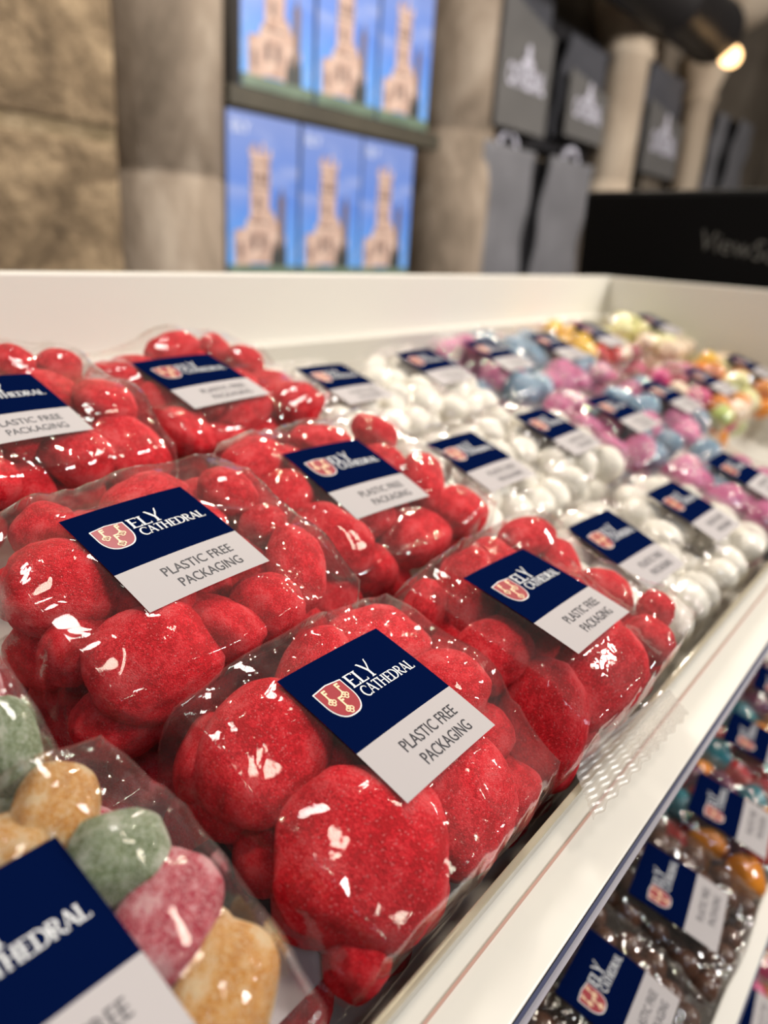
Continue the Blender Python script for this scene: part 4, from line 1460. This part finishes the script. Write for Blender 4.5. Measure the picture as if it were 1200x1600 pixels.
MIXA = mix(('burgundy', 'burgundy sweet'), ('magenta', 'magenta sweet'), ('cream', 'cream sweet'), ('gred', 'bright red sweet'))
MIXB = mix(('magenta', 'magenta sweet'), ('gorange', 'orange sweet'), ('burgundy', 'burgundy sweet'), ('cream', 'cream sweet'), ('apple', 'green sweet'), ('magenta', 'magenta sweet'))
LEM = mix(('lemon', 'pale lemon sweet'), ('lemon', 'pale lemon sweet'), ('cream', 'cream sweet'))
LEM2 = mix(('lemon', 'pale lemon sweet'), ('gorange', 'orange sweet'), ('gyellow', 'yellow sweet'), ('cream', 'cream sweet'))


def yellow_left(i, p, rs):
    if p[0] < 0.0 and p[1] > -0.01:
        return ('gyellow', 'yellow sweet')
    return MIXA(i, p, rs)


for seed, (txt, who, x, y, z, rec) in enumerate((
        ('clear bag of burgundy and yellow sweets, back row, against the back panel', 'the back-row burgundy and yellow bag', 0.8150, 0.2950, -0.1830, yellow_left),
        ('clear bag of magenta, orange and cream mixture in the middle row', 'the middle-row mixture bag', 0.8420, 0.1720, -0.1800, MIXB),
        ('clear bag of pale lemon sweets in the far back corner of the tray', 'the pale lemon corner bag', 0.9680, 0.2860, -0.1740, LEM),
        ('clear bag of lemon and orange sweets against the tray end panel', 'the lemon and orange end bag', 0.9560, 0.1640, -0.1700, LEM2))):
    fill_bag(txt, who, (x, y, -0.2505), (0.0540, 0.0520), (x, y, z, 1, 0, 0), z - 0.001, rec, 36, 0.0115, 'wrapped_mixture_sweet'.replace('wrapped_', ''), 'drum', 170 + seed, 24, 3, (1.2, 0.95, 0.9), 0.6)

# lower tray
CH = only('choc', 'glossy chocolate ball')
BOIL = mix(('gred', 'red boiled sweet'), ('gorange', 'orange boiled sweet'), ('gteal', 'teal boiled sweet'), ('gplum', 'plum boiled sweet'), ('gred', 'red boiled sweet'))
DARK = mix(('gplum', 'plum boiled sweet'), ('burgundy', 'burgundy boiled sweet'), ('gorange', 'orange boiled sweet'))
for seed, (txt, who, x, rec, n, r, nm, kind, lx, ly, yaw) in enumerate((
        ('clear bag of chocolate balls, lower tray, only its corner in view', 'the lower-tray chocolate bag cut by the bottom edge', 0.2100, CH, 70, 0.0078, 'chocolate_ball', 'ball', 0.207, -0.048, 4),
        ('clear bag of chocolate balls, lower tray, its crest and wordmark facing up', 'the lower-tray chocolate bag with the plain sticker', 0.3050, CH, 70, 0.0078, 'chocolate_ball', 'ball', 0.303, -0.0500, 3),
        ('clear bag of chocolate balls, lower tray, next to the boiled sweets', 'the lower-tray chocolate bag by the boiled sweets', 0.4000, CH, 70, 0.0078, 'chocolate_ball', 'ball', 0.3905, -0.0520, 7),
        ('clear bag of red, orange and teal boiled sweets in the lower tray', 'the lower-tray boiled sweet bag by the chocolates', 0.4950, BOIL, 34, 0.0115, 'boiled_sweet', 'drum', 0.486, -0.0560, 6),
        ('clear bag of red and orange boiled sweets, lower tray, second from the chocolates', 'the second lower-tray boiled sweet bag', 0.5900, BOIL, 34, 0.0115, 'boiled_sweet', 'drum', 0.583, -0.052, 5),
        ('clear bag of plum and burgundy boiled sweets farthest along the lower tray', 'the farthest lower-tray boiled sweet bag', 0.6880, DARK, 34, 0.0115, 'boiled_sweet', 'drum', 0.68, -0.050, 5))):
    fill_bag(txt, who, (x, -0.0470, -0.4055), (0.0465, 0.0480), (lx, ly, -0.352, -3, 4, yaw), -0.354, rec, n, r, nm, kind, 200 + seed, 36, 3, (1, 1, 1) if kind == 'ball' else (1.15, 1, 0.9), 0.6, 0.55)

# bottom tray
PALE = mix(('pink', 'pale pink sweet'), ('cream', 'cream sweet'), ('magenta', 'deep pink sweet'), ('gorange', 'orange sweet'))
for seed, (txt, who, x) in enumerate((('clear bag of pale pink sweets in the bottom tray, nearest the viewer', 'the nearer bottom-tray pink bag', 0.5550),
                                      ('clear bag of pale pink sweets in the bottom tray, second along', 'the second bottom-tray pink bag', 0.6600))):
    fill_bag(txt, who, (x, -0.1700, -0.6105), (0.0500, 0.0500), (x + 0.006, -0.163, -0.556, -2, 3, 5), -0.558, PALE, 34, 0.0115, 'pastel_sweet', 'drum', 230 + seed, 24, 3, (1.15, 1, 0.9), 0.6)
